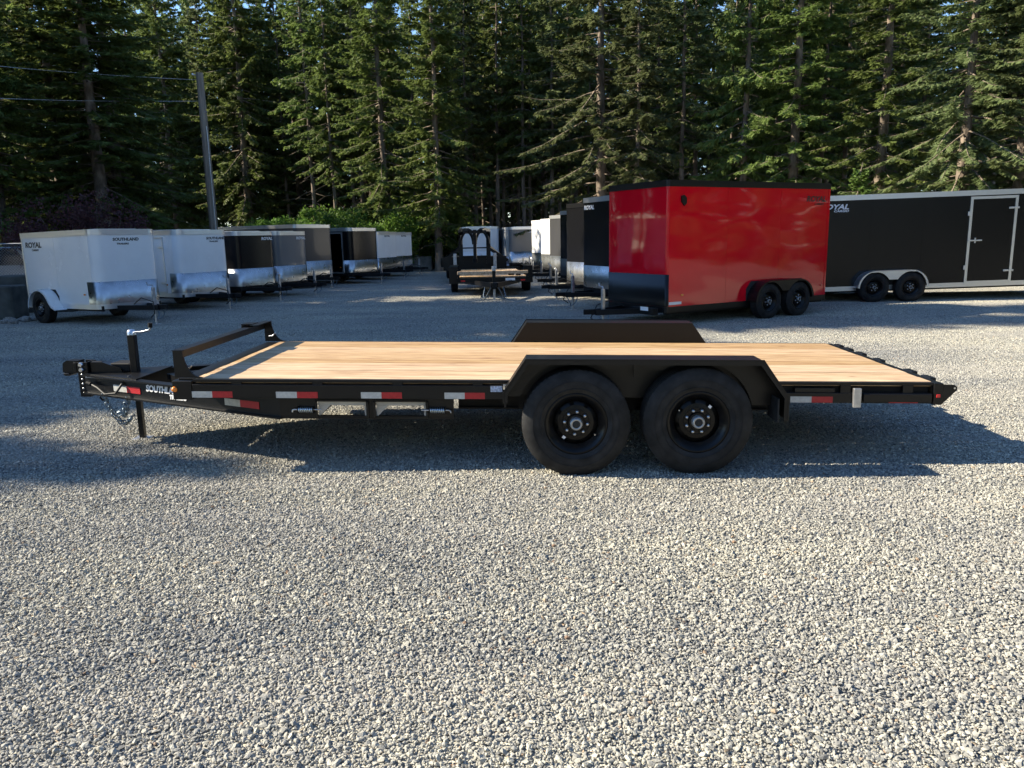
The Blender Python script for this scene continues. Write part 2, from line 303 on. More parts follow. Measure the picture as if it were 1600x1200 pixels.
# gravel: three square tiles of loose crushed stones, laid over the yard
def gravel():
    rs = np.random.default_rng(3)
    t = (1 + 5 ** .5) / 2
    ico = np.array([(-1, t, 0), (1, t, 0), (-1, -t, 0), (1, -t, 0), (0, -1, t), (0, 1, t), (0, -1, -t), (0, 1, -t), (t, 0, -1), (t, 0, 1), (-t, 0, -1), (-t, 0, 1)], float); ico /= np.linalg.norm(ico[0])
    icf = np.array([(0, 11, 5), (0, 5, 1), (0, 1, 7), (0, 7, 10), (0, 10, 11), (1, 5, 9), (5, 11, 4), (11, 10, 2), (10, 7, 6), (7, 1, 8), (3, 9, 4), (3, 4, 2), (3, 2, 6), (3, 6, 8), (3, 8, 9), (4, 9, 5), (2, 4, 11), (6, 2, 10), (8, 6, 7), (9, 8, 1)])
    T = 1.0; N = 9600; VV = []; FF = []; tone = []; tile = []; off = 0
    for k in range(3):
        # jittered grid so that cover is even
        g = int(N ** .5); gx, gy = np.meshgrid(np.arange(g), np.arange(g)); px = (gx.ravel() + rs.uniform(-.2, 1.2, g * g)) / g * T - T / 2; py = (gy.ravel() + rs.uniform(-.2, 1.2, g * g)) / g * T - T / 2
        n = g * g; size = np.clip(rs.lognormal(math.log(.0052), .38, n), .003, .0135); big = rs.random(n) < .02; size[big] = rs.uniform(.010, .015, big.sum())
        S = np.stack([size * rs.uniform(.8, 1.45, n), size * rs.uniform(.7, 1.1, n), size * rs.uniform(.5, .85, n)], -1)
        A = rs.uniform(0, 2 * math.pi, n); B = rs.normal(0, .45, n); C = rs.normal(0, .45, n)
        P = ico[None] * (1 + rs.normal(0, .22, (n, 12, 1))) * S[:, None, :]
        ca, sa = np.cos(B)[:, None], np.sin(B)[:, None]; y, z = P[..., 1] * ca - P[..., 2] * sa, P[..., 1] * sa + P[..., 2] * ca; P[..., 1], P[..., 2] = y, z
        ca, sa = np.cos(C)[:, None], np.sin(C)[:, None]; x, z = P[..., 0] * ca - P[..., 2] * sa, P[..., 0] * sa + P[..., 2] * ca; P[..., 0], P[..., 2] = x, z
        ca, sa = np.cos(A)[:, None], np.sin(A)[:, None]; x, y = P[..., 0] * ca - P[..., 1] * sa, P[..., 0] * sa + P[..., 1] * ca; P[..., 0], P[..., 1] = x, y
        P[..., 0] += px[:, None]; P[..., 1] += py[:, None]; P[..., 2] += (rs.uniform(-.002, .005, n) + size * .15)[:, None]
        VV.append(P.reshape(-1, 3)); FF.append((icf[None] + (np.arange(n) * 12)[:, None, None]).reshape(-1, 3) + off); off += n * 12
        tn = np.clip(rs.normal(.47, .27, n), 0, .93); rare = rs.random(n); tn[rare < .012] = rs.uniform(.95, 1, (rare < .012).sum())
        tone.append(np.repeat(tn, 20)); tile.append(np.full(n * 20, k))
    VV = np.concatenate(VV); FF = np.concatenate(FF)
    me = bpy.data.meshes.new('gravel'); me.vertices.add(len(VV)); me.vertices.foreach_set('co', VV.astype('f4').ravel())
    me.loops.add(FF.size); me.loops.foreach_set('vertex_index', FF.astype('i4').ravel())
    me.polygons.add(len(FF)); me.polygons.foreach_set('loop_start', np.arange(0, FF.size, 3, dtype='i4')); me.update(calc_edges=True)
    a = me.attributes.new('tone', 'FLOAT', 'FACE'); a.data.foreach_set('value', np.concatenate(tone).astype('f4'))
    a = me.attributes.new('tile', 'INT', 'FACE'); a.data.foreach_set('value', np.concatenate(tile).astype('i4')); me.shade_flat()
    o = link('gravel', me, 'stones'); o['kind'] = 'stuff'; o['label'] = 'loose grey crushed gravel covering the yard'; o['category'] = 'gravel'
    # node group: place tiles on a point per 2 m square
    ng = bpy.data.node_groups.new('lay_gravel', 'GeometryNodeTree')
    ng.interface.new_socket('Geometry', in_out='INPUT', socket_type='NodeSocketGeometry'); ng.interface.new_socket('Geometry', in_out='OUTPUT', socket_type='NodeSocketGeometry')
    N_ = ng.nodes; L = ng.links; gi = N_.new('NodeGroupInput'); go = N_.new('NodeGroupOutput')
    at = N_.new('GeometryNodeInputNamedAttribute'); at.data_type = 'INT'; at.inputs[0].default_value = 'tile'
    jn = N_.new('GeometryNodeJoinGeometry')
    for k in range(3):
        cmp = N_.new('FunctionNodeCompare'); cmp.data_type = 'INT'; cmp.operation = 'EQUAL'; L.new(at.outputs['Attribute'], cmp.inputs[2]); cmp.inputs[3].default_value = k
        sp = N_.new('GeometryNodeSeparateGeometry'); sp.domain = 'FACE'; L.new(gi.outputs[0], sp.inputs[0]); L.new(cmp.outputs[0], sp.inputs[1])
        gt = N_.new('GeometryNodeGeometryToInstance'); L.new(sp.outputs[0], gt.inputs[0]); L.new(gt.outputs[0], jn.inputs[0])
    grid = N_.new('GeometryNodeMeshGrid'); grid.inputs['Size X'].default_value = 38; grid.inputs['Size Y'].default_value = 25
    grid.inputs['Vertices X'].default_value = 39; grid.inputs['Vertices Y'].default_value = 26
    tf = N_.new('GeometryNodeTransform'); L.new(grid.outputs[0], tf.inputs[0]); tf.inputs['Translation'].default_value = (0, 12.5, .001)
    # keep the tiles inside the widening field of view (with margin)
    pos = N_.new('GeometryNodeInputPosition'); sx = N_.new('ShaderNodeSeparateXYZ'); L.new(pos.outputs[0], sx.inputs[0])
    ab = N_.new('ShaderNodeMath'); ab.operation = 'ABSOLUTE'; L.new(sx.outputs[0], ab.inputs[0])
    ma = N_.new('ShaderNodeMath'); ma.operation = 'MULTIPLY_ADD'; ma.inputs[1].default_value = .72; ma.inputs[2].default_value = 5.0; L.new(sx.outputs[1], ma.inputs[0])
    gr = N_.new('FunctionNodeCompare'); gr.data_type = 'FLOAT'; gr.operation = 'LESS_THAN'; L.new(ab.outputs[0], gr.inputs[0]); L.new(ma.outputs[0], gr.inputs[1])
    iop = N_.new('GeometryNodeInstanceOnPoints'); L.new(tf.outputs[0], iop.inputs['Points']); L.new(gr.outputs[0], iop.inputs['Selection']); L.new(jn.outputs[0], iop.inputs['Instance'])
    iop.inputs['Pick Instance'].default_value = True
    ri = N_.new('FunctionNodeRandomValue'); ri.data_type = 'INT'; ri.inputs[4].default_value = 0; ri.inputs[5].default_value = 2; ri.inputs['Seed'].default_value = 1; L.new(ri.outputs[2], iop.inputs['Instance Index'])
    rr = N_.new('FunctionNodeRandomValue'); rr.data_type = 'INT'; rr.inputs[4].default_value = 0; rr.inputs[5].default_value = 3; rr.inputs['Seed'].default_value = 7
    rm = N_.new('ShaderNodeMath'); rm.operation = 'MULTIPLY'; rm.inputs[1].default_value = math.pi / 2; L.new(rr.outputs[2], rm.inputs[0])
    cx = N_.new('ShaderNodeCombineXYZ'); L.new(rm.outputs[0], cx.inputs[2]); L.new(cx.outputs[0], iop.inputs['Rotation'])
    L.new(iop.outputs[0], go.inputs[0])
    md = o.modifiers.new('lay', 'NODES'); md.node_group = ng
gravel()

# ------------------------------------------------------------------ conifers
def tri_mesh(name, V, tone=None, smooth=False):
    """V: (n,3,3) triangles, unshared"""
    n = len(V); me = bpy.data.meshes.new(name); me.vertices.add(n * 3); me.vertices.foreach_set('co', V.astype('f4').ravel())
    me.loops.add(n * 3); me.loops.foreach_set('vertex_index', np.arange(n * 3, dtype='i4')); me.polygons.add(n); me.polygons.foreach_set('loop_start', np.arange(0, n * 3, 3, dtype='i4'))
    me.update(calc_edges=True)
    if tone is not None:
        a = me.attributes.new('tone', 'FLOAT', 'FACE'); a.data.foreach_set('value', tone.astype('f4'))
    return me
def nrm(a): return a / (np.linalg.norm(a, axis=-1, keepdims=True) + 1e-9)
def conifer(seed, H, r0, cb, mlen, gap=.5, dens=1.0, dead=14, droop=.25, wob=.12):
    rs = np.random.default_rng(seed); tm = MB()
    zs = np.linspace(0, H, 22); wx = np.cumsum(rs.normal(0, wob, 22)) * .22; wy = np.cumsum(rs.normal(0, wob, 22)) * .22; wx -= wx[0]; wy -= wy[0]
    def axis(z): return np.array([np.interp(z, zs, wx), np.interp(z, zs, wy), z])
    # trunk
    n = 9; V = []
    for i, z in enumerate(zs):
        rr = r0 * (1 - z / H) ** .85 + .012 + (r0 * .35 * math.exp(-z / .5))
        for j in range(n): V.append((wx[i] + rr * math.cos(2 * math.pi * j / n), wy[i] + rr * math.sin(2 * math.pi * j / n), z - (.15 if i == 0 else 0)))
    tm.add(V, [(i * n + j, i * n + (j + 1) % n, (i + 1) * n + (j + 1) % n, (i + 1) * n + j) for i in range(21) for j in range(n)], True)
    # dead lower branches
    for _ in range(dead):
        z = rs.uniform(1.2, max(1.5, cb + 1)); az = rs.uniform(0, 6.283); L = rs.uniform(.4, 1.9); p = axis(z); d = np.array([math.cos(az), math.sin(az), rs.uniform(-.5, .1)])
        pts = [p, p + d * L * .5, p + d * L + np.array([0, 0, -.25 * L * rs.random()])]
        tm.tube(pts, .022, 4, .006, cap=False)
    T = []; TN = []
    z = cb
    while z < H - .25:
        f = (H - z) / (H - cb)
        k = rs.integers(4, 7)
        a0 = rs.uniform(0, 6.283)
        for b in range(k):
            zz = z + rs.uniform(-.5, .5) * gap
            low = min(1, .45 + (z - cb) / 3.0)
            L = mlen * f ** .72 * low * rs.uniform(.55, 1.12)
            if L < .25: L = .25
            az = a0 + b * 6.283 / k + rs.normal(0, .3)
            s0 = -.30 + .75 * (1 - f) + rs.normal(0, .2)
            m = max(4, int(L / .22)); t = np.linspace(0, 1, m)
            hd = np.array([math.cos(az), math.sin(az), 0.]); side = np.array([-math.sin(az), math.cos(az), 0.])
            bend = rs.normal(0, .12)
            P = axis(min(zz, H))[None] + hd[None] * (L * t)[:, None] + side[None] * (bend * L * t ** 2)[:, None]
            P[:, 2] += L * (s0 * t - droop * t ** 1.6 + .16 * t ** 4)
            idx = np.unique(np.linspace(0, m - 1, 5).astype(int)); tm.tube(list(P[idx]), .012 + .011 * L, 3, .004, cap=False)
            # twigs with needles
            nt = int(L * 24 * dens) + 4; tt = rs.uniform(.16 if L > 1 else .05, 1.0, nt) ** .85
            base = np.stack([np.interp(tt, t, P[:, c]) for c in range(3)], -1)
            dirb = nrm(np.stack([np.interp(np.minimum(1, tt + .08), t, P[:, c]) - np.interp(np.maximum(0, tt - .08), t, P[:, c]) for c in range(3)], -1))
            sg = rs.choice([-1, 1], nt); ang = rs.normal(.95, .25, nt)
            td = dirb * np.cos(ang)[:, None] + side[None] * (sg * np.sin(ang))[:, None]; td[:, 2] += rs.normal(-.5, .35, nt); td = nrm(td)
            tl = (.22 + .42 * (1 - tt)) * min(1.0, .35 + L * .33) * rs.uniform(.6, 1.3, nt)
            upv = np.array([0, 0, 1.])[None] + rs.normal(0, .35, (nt, 3)); tw = nrm(np.cross(td, upv)); tu = nrm(np.cross(tw, td))
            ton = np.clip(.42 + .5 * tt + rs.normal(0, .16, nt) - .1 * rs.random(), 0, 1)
            # central blade
            wd = (.042 + .025 * rs.random(nt))[:, None]
            e = base + td * tl[:, None]
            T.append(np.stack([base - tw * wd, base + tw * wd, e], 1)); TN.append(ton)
            for q, fr in enumerate((.18, .38, .58, .78)):
                for sgn in (-1, 1):
                    o = base + td * (tl * (fr + .06 * sgn))[:, None]; ln = tl * (.50 - .33 * fr) * rs.uniform(.7, 1.3, nt)
                    dd = nrm(td * .75 + tw * sgn * .8 + tu * rs.normal(-.12, .28, nt)[:, None])
                    hw = td * (.036 + .018 * rs.random(nt))[:, None]
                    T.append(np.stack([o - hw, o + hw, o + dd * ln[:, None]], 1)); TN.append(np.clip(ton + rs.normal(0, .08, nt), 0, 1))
        z += gap * rs.uniform(.7, 1.3) * (.55 + .45 * f)
    return tm.mesh('trunk'), tri_mesh('crown', np.concatenate(T), np.concatenate(TN))
PROTO = {
    'fir_a': conifer(1, 22, .26, 3.6, 4.3, .5, 1.0, 18), 'fir_b': conifer(2, 25, .30, 5.2, 4.2, .55, 1.0, 26, .3),
    'fir_c': conifer(3, 20, .21, 2.4, 3.8, .5, 1.0, 14, .2), 'spruce': conifer(4, 23, .29, 3.4, 5.2, .6, 1.0, 24, .34, .06),
    'slim': conifer(5, 19, .13, 6.5, 2.5, .55, .9, 36, .25), 'slim_b': conifer(6, 18, .11, 5.0, 2.3, .55, .9, 32, .3),
    'low': conifer(7, 14, .20, .6, 3.6, .5, 1.0, 4, .25), 'young': conifer(8, 4.6, .07, .25, 1.5, .3, 1.6, 0, .15)}
def tree(kind, x, y, sc, rz, label, name='conifer_tree', group=None, needle='needle', z=0.0, sz=None):
    tk, cr = PROTO[kind]
    o = thing(name, label, 'tree', (x, y, z), rz, group); o.scale = (sc, sc, sz or sc)
    a = link('trunk', tk, 'bark', o)
    if cr.materials and cr.materials[0] != M[needle]:
        key = kind + needle
        if key not in PROTO: c2 = cr.copy(); c2.materials.clear(); PROTO[key] = c2
        cr = PROTO[key]
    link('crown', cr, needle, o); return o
# trees that can be told apart: (photo column, depth, kind, scale, needles, label)
FRONT = [
    (18, 33, 'low', 1.15, 'needle', 'dark low-branched fir behind the chain-link fence'),
    (112, 37, 'fir_b', .95, 'needle', 'dark fir with slender trunk rising above the reddish shrub'),
    (172, 34, 'fir_b', 1.1, 'needle', 'big dark fir with thick bare lower trunk beside the reddish shrub'),
    (198, 37.5, 'fir_a', 1.1, 'needle', 'dark thick-trunked fir just behind the big bare-trunked fir'),
    (285, 52, 'fir_c', .95, 'needle', 'yellow-green sunlit fir left of the utility pole'),
    (400, 50, 'fir_a', .95, 'needle', 'tall green fir right of the utility pole top'),
    (500, 47.5, 'slim', 1.05, 'needle', 'thin pale trunk with high crown behind the leafy green shrubs'),
    (608, 43.2, 'fir_a', .85, 'needle', 'sunlit light green fir behind the leafy green shrubs'),
    (690, 39.8, 'fir_c', .9, 'needle', 'bushy sunlit fir above the gooseneck trailer'),
    (944, 38, 'spruce', 1.0, 'needle_blue', 'large pale sunlit spruce with thick straight trunk behind the red trailer'),
    (998, 35.5, 'slim_b', 1.0, 'needle_blue', 'pale thin trunk leaning beside the large sunlit spruce'),
    (1068, 36.5, 'slim', 1.0, 'needle_blue', 'thin sunlit trunk rising behind the red trailer roof'),
    (1160, 35, 'low', .85, 'needle', 'dark bushy fir low over the red trailer roof'),
    (1240, 34.2, 'fir_b', .85, 'needle', 'tall fir over the rear end of the red trailer'),
    (1374, 32.5, 'fir_b', .85, 'needle', 'dark straight trunk with high crown above the small bright fir'),
    (1500, 29.5, 'spruce', .8, 'needle_blue', 'broad drooping sunlit spruce behind the long black trailer door'),
    (1590, 28.5, 'fir_c', .9, 'needle_blue', 'full sunlit fir beyond the long black trailer roof'),
]
taken = []
H0 = {'fir_a': 22, 'fir_b': 25, 'fir_c': 20, 'spruce': 23, 'slim': 19, 'slim_b': 18, 'low': 14}
def tall(kd, Y, extra): return (1.7 + .279 * Y + extra) / H0[kd]
for px, Y, kd, s, nd, lb in FRONT:
    x = bearing(px, Y); tree(kd, x, Y, s, rng.uniform(0, 6.28), lb, 'spruce_tree' if kd == 'spruce' else 'fir_tree', None, nd, sz=tall(kd, Y, rng.uniform(4, 7))); taken.append((x, Y))
tree('young', bearing(1340, 27.5), 27.5, .85, .5, 'small bright green young fir above the long black trailer', 'young_fir_tree', None, 'needle_young'); taken.append((bearing(1340, 27.5), 27.5))
for i, (px, Y) in enumerate([(722, 50), (748, 46.5), (772, 51), (792, 47.5), (815, 52), (836, 46), (858, 50), (878, 47), (905, 51.5), (655, 50), (560, 51), (1030, 45), (1110, 44), (1290, 41), (1320, 38), (1430, 37), (1210, 43), (460, 52), (345, 55), (530, 46), (575, 47), (735, 43.5), (783, 44), (826, 43), (868, 42.5), (895, 44.5), (1090, 39), (1140, 40), (1280, 36)]):
    kd = 'slim_b' if i % 2 else 'slim'; x = bearing(px, Y); taken.append((x, Y))
    tree(kd, x, Y, .95, i * 2.1, 'slender bare-trunked conifer just inside the forest edge', 'conifer_tree', 'slender trunks at the forest edge', 'needle' if i % 3 else 'needle_blue', sz=tall(kd, Y, 3 + i % 3))
rt = random.Random(11); n_deep = 0; tries = 0
while n_deep < 150 and tries < 12000:
    tries += 1; Y = 41 + 44 * rt.random() ** .9; x = bearing(rt.uniform(-120, 1720), Y)
    if x < -12 and Y < 43: continue
    if any((x - a) ** 2 + (Y - b) ** 2 < 2.5 ** 2 for a, b in taken): continue
    if Y < 52 - max(0, x - 8) * .9 and x > -14: continue
    if x <= -14 and Y < 48: continue
    kd = rt.choice(['fir_a', 'fir_b', 'fir_c', 'slim', 'slim', 'slim_b', 'slim_b', 'fir_b'] if Y < 66 else ['fir_a', 'fir_c', 'low', 'low', 'low', 'fir_b'])
    tree(kd, x, Y, rt.uniform(.85, 1.15), rt.uniform(0, 6.28), {'slim': 'thin-trunked high-crowned conifer deep inside the forest', 'slim_b': 'very slender pole-like conifer deep inside the forest', 'low': 'conifer branched to the ground far back in the forest', 'fir_b': 'tall thick-trunked fir deep inside the forest', 'fir_a': 'broad full-crowned fir deep inside the forest', 'fir_c': 'mid-sized dense fir deep inside the forest'}[kd], 'conifer_tree', 'trees deep inside the forest', rt.choice(['needle', 'needle', 'needle_blue']), sz=tall(kd, Y, rt.uniform(0, 5))); taken.append((x, Y)); n_deep += 1
# trees along the west side of the yard, whose shade lies across the gravel
WEST = [(-22.5, 11.3, 13.6), (-26, 11.6, 14.2), (-23, 12.9, 12.2), (-23, 14.8, 15.5), (-22.6, 16.7, 16.6), (-23.2, 18.6, 17.2), (-27, 14.6, 15.5), (-27.4, 16.8, 18.5), (-27, 19.0, 20.2), (-31, 16.5, 19), (-31.5, 19.4, 22.5), (-35, 18.5, 24),
        (-24, 21.2, 25), (-28, 22.2, 27), (-23.4, 23.2, 25), (-21.5, 22.2, 23), (-27.4, 24.8, 24), (-32, 23.5, 26), (-24, 25.6, 22), (-29, 31, 23), (-33, 27.2, 22), (-24.5, 30.6, 21), (-29.5, 34.5, 23), (-26, 35.5, 20), (-31, 37, 21), (-26.5, 40, 18), (-25, 44.5, 18), (-30, 47, 18), (-27, 49.5, 18)]
for i, (x, Y, h) in enumerate(WEST):
    kd = 'fir_c' if h < 20 else 'fir_a'; Y -= .17 * -x
    tree(kd, x, Y, 1.0, i * 1.7, 'fir in the row along the west edge of the yard', 'fir_tree', 'firs along the west edge of the yard', sz=h / H0[kd])
for i in range(30):
    x = -52 + 3.6 * i + rt.uniform(-1, 1); Y = -24 - 6 * rt.random() - (6 if i % 2 else 0); kd = rt.choice(['fir_a', 'fir_c', 'low', 'low'])
    tree(kd, x, Y, 1.15, rt.uniform(0, 6.28), 'fir in the treeline along the south edge of the yard', 'fir_tree', 'firs along the south edge of the yard')
for i in range(34):
    x = 31 + 12 * rt.random(); Y = -22 + 1.4 * i + rt.uniform(-1, 1); kd = rt.choice(['fir_a', 'fir_c', 'low', 'low'])
    tree(kd, x, Y, 1.1, rt.uniform(0, 6.28), 'fir in the treeline along the east edge of the yard', 'fir_tree', 'firs along the east edge of the yard')
def distant_wood():
    rs = np.random.default_rng(77); n = 70000; k = 90
    cx, cy, ch = rs.uniform(-75, 75, k), rs.uniform(84, 104, k), rs.uniform(9, 19, k); i = rs.integers(0, k, n)
    h = rs.random(n) ** 1.4 * ch[i]; rad = 3.6 * (1 - h / ch[i]) ** .7 + .3; az = rs.uniform(0, 6.283, n); r = rad * rs.uniform(.3, 1, n) ** .5
    p = np.stack([cx[i] + r * np.cos(az), cy[i] + r * np.sin(az), h], -1); d = nrm(np.stack([np.cos(az), np.sin(az), rs.normal(-.4, .3, n)], -1)); sd = nrm(np.cross(d, rs.normal(0, 1, (n, 3))))
    s = rs.uniform(.4, .9, n)[:, None]; o = link('distant_wood', tri_mesh('distant_wood', np.stack([p - sd * s * .22, p + sd * s * .22, p + d * s], 1), np.clip(rs.normal(.4, .2, n), 0, 1)), 'needle'); o['kind'] = 'stuff'
    o['label'] = 'far-off wood closing the view behind the forest trunks'; o['category'] = 'wood'
distant_wood()

# ------------------------------------------------------------------ shrubs
def shrub_mesh(seed, w, h, n, leaf, clumps=20):
    rs = np.random.default_rng(seed); sm = MB()
    C = np.stack([rs.normal(0, w * .33, clumps), rs.normal(0, w * .25, clumps), rs.uniform(h * .25, h * .85, clumps)], -1); Rr = rs.uniform(.12, .36, clumps) * h * .7
    for c in C:
        sm.tube([(c[0] * .2, c[1] * .2, -.05), (c[0] * .6, c[1] * .6, c[2] * .5), tuple(c)], .03, 5, .008, cap=False)
    k = rs.integers(0, clumps, n); d = nrm(rs.normal(0, 1, (n, 3))); p = C[k] + d * (Rr[k] * (rs.uniform(.35, 1.05, n) ** .6 * np.where(rs.random(n) < .12, rs.uniform(1, 1.6, n), 1)))[:, None] * np.array([1.15, 1.1, .9]); p[:, 2] = np.abs(p[:, 2])
    a = nrm(rs.normal(0, 1, (n, 3)) + np.array([0, 0, -.2])); b = nrm(np.cross(a, d + rs.normal(0, .5, (n, 3)))); s = leaf * rs.uniform(.6, 1.3, n)[:, None]
    t1 = np.stack([p, p + a * s * .5 + b * s * .28, p + a * s], 1); t2 = np.stack([p, p + a * s, p + a * s * .5 - b * s * .28], 1); tn = np.clip(rs.normal(.5, .25, n), 0, 1)
    return sm.mesh('stems'), tri_mesh('leaves', np.concatenate([t1, t2]), np.concatenate([tn, tn]))
SH = [shrub_mesh(21, 2.8, 2.8, 9000, .13), shrub_mesh(22, 2.6, 2.2, 8000, .12), shrub_mesh(23, 3.0, 3.4, 10000, .14, 24)]
SHR = shrub_mesh(24, 2.6, 3.2, 7000, .10, 26)
def shrub(px, Y, k, s, label, red=False, group=None):
    sm, lm = SHR if red else SH[k]; o = thing('reddish_shrub' if red else 'leafy_shrub', label, 'shrub', (bearing(px, Y), Y, 0), px * .37, group); o.scale = (s, s, s)
    link('stems', sm, 'bark', o); link('leaves', lm, 'leaf_red' if red else 'leaf', o)
for i, (px, Y, k, s) in enumerate([(448, 43, 1, .9), (495, 42.6, 0, 1.0), (545, 43.6, 2, 1.05), (575, 42.2, 0, .95), (618, 43.8, 1, 1.1), (662, 43.2, 2, .9), (700, 44.2, 0, .9), (522, 45.5, 2, 1.1), (640, 46, 2, 1.05), (765, 45, 1, .8), (415, 42.5, 2, .9), (680, 42.2, 1, .8), (470, 41.8, 2, .9), (600, 41.4, 1, 1.15), (632, 41.6, 0, 1.2), (655, 42.4, 2, 1.0), (676, 43.4, 2, 1.1), (540, 41.2, 0, 1.15), (508, 41.0, 1, 1.2), (712, 43.0, 2, .95)]):
    shrub(px, Y, k, s, 'leafy bright green shrub along the foot of the forest behind the trailers', group='green shrubs at the forest edge')
for px, Y, k, s in [(265, 36, 1, .95), (235, 38, 0, .9)]: shrub(px, Y, k, s, 'dark green shrub behind the white trailers near the utility pole', group='shrubs near the utility pole')
shrub(150, 27.5, 0, 1.1, 'tall reddish-purple shrub behind the white trailer with the polished front', True)
shrub(78, 27, 0, .85, 'low reddish shrub near the chain-link fence', True)
shrub(8, 29.5, 1, .75, 'yellow-green shrub behind the parked car')
for i in range(26):
    Y = rt.uniform(47, 72); shrub(rt.uniform(0, 1600), Y, i % 3, rt.uniform(.6, 1.1), 'undergrowth bush in the shade between the forest trunks', group='undergrowth inside the forest')

# ------------------------------------------------------------------ wheels
def wheel_kit(Rt, w, rr, lugs, holes, n=64):
    """meshes for a wheel centred on the origin, outer face towards -y"""
    h = w / 2; k = {}
    t = MB(); prof = [(rr, -h * .72), (rr + .012, -h * .86), (rr + .3 * (Rt - rr), -h * 1.0), (rr + .62 * (Rt - rr), -h * .99), (Rt - .03, -h * .86), (Rt - .008, -h * .76)]
    for i in range(5):
        c = -h * .68 + i * h * .34; prof += [(Rt, c), (Rt, c + h * .25), (Rt - .009, c + h * .26), (Rt - .009, c + h * .33)]
    prof += [(Rt - .008, h * .78), (Rt - .03, h * .86), (rr + .5 * (Rt - rr), h), (rr, h * .75)]
    t.lathe(prof, (0, 0, 0), 'y', n, True)
    for j in range(n):                                        # shoulder lugs
        a = 2 * math.pi * j / n; b = a + 2 * math.pi / n * .55; V = []
        for r_, y_ in ((Rt - .034, -h * .875), (Rt + .001, -h * .70), (Rt - .02, -h * .70)):
            for q in (a, b): V.append((r_ * math.cos(q), y_, r_ * math.sin(q)))
        t.add(V, [(0, 1, 3, 2), (2, 3, 5, 4), (0, 2, 4), (1, 5, 3)])
    for rj in (.25, .55): t.lathe([(rr + rj * (Rt - rr) - .004, -h * .96), (rr + rj * (Rt - rr), -h * 1.035), (rr + rj * (Rt - rr) + .004, -h * .96)], (0, 0, 0), 'y', n, True)
    k['tyre'] = t.mesh('tyre')
    r = MB(); r.lathe([(rr + .012, -h * .80), (rr + .014, -h * .86), (rr - .006, -h * .86), (rr - .014, -h * .70), (rr - .03, -h * .66), (rr - .034, -h * .42), (rr - .05, -h * .40), (rr - .052, -h * .2)], (0, 0, 0), 'y', 48)
    r.lathe([(rr + .006, h * .78), (rr - .02, h * .5), (rr - .05, h * .1), (rr - .052, -h * .2)], (0, 0, 0), 'y', 48)
    ro, ri = rr - .052, rr * .30; rh0, rh1 = rr * .60, rr * .72; NA = holes * 10
    rings = [(ro, -h * .2), (rh1, -h * .30), (rh0, -h * .42), (rr * .46, -h * .46), (rr * .44, -h * .44), (ri, -h * .44), (ri * .9, -h * .58), (ri * .5, -h * .6)]
    V = [(q * math.cos(2 * math.pi * j / NA), y, q * math.sin(2 * math.pi * j / NA)) for j in range(NA) for q, y in rings]; m = len(rings); F = []
    for j in range(NA):
        for i in range(m - 1):
            if i == 1 and (j % 10) < 3: continue
            F.append((j * m + i, j * m + i + 1, ((j + 1) % NA) * m + i + 1, ((j + 1) % NA) * m + i))
    r.add(V, F); k['wheel'] = r.mesh('wheel')
    d = MB(); d.lathe([(0.001, h * .0), (rr * .86, h * .0), (rr * .86, h * .6)], (0, 0, 0), 'y', 32); k['drum'] = d.mesh('brake_drum')
    c = MB(); c.lathe([(ri * .71, -h * .38), (ri * .70, -h * .98), (ri * .6, -h * 1.03), (ri * .45, -h * 1.03), (ri * .43, -h * .98), (.001, -h * .98)], (0, 0, 0), 'y', 24); k['hub'] = c.mesh('hub_cap')
    g = MB(); g.lathe([(ri * .44, -h * 1.0), (ri * .40, -h * 1.012), (.0008, -h * 1.015)], (0, 0, 0), 'y', 16); k['plug'] = g.mesh('hub_plug')
    q = MB(); q.lathe([(.013, 0), (.013, -.018), (.009, -.03), (.0008, -.031)], (0, 0, 0), 'y', 8); k['nut'] = q.mesh('lug_nut')
    k['nutr'] = rr * .385; k['nuty'] = -h * .44; k['lugs'] = lugs; return k
KIT16 = wheel_kit(.385, .23, .212, 8, 8); KIT15 = wheel_kit(.345, .20, .195, 6, 8, 48)
def wheel(parent, kit, x, y, z, out=-1, hub='hubgrey', rim='rim', phase=0.0, nuts=True):
    o = link('wheel', kit['wheel'], rim, parent, (x, y, z), (0, 0, 0 if out < 0 else math.pi))
    link('tyre', kit['tyre'], 'tyre', o); link('brake_drum', kit['drum'], 'dark', o); link('hub_cap', kit['hub'], hub, o); link('hub_plug', kit['plug'], 'dark', o)
    if nuts:
        for i in range(kit['lugs']):
            a = phase + 2 * math.pi * (i + .5) / kit['lugs']; link('lug_nut', kit['nut'], 'chrome', o, (kit['nutr'] * math.cos(a), kit['nuty'], kit['nutr'] * math.sin(a)))
    return o

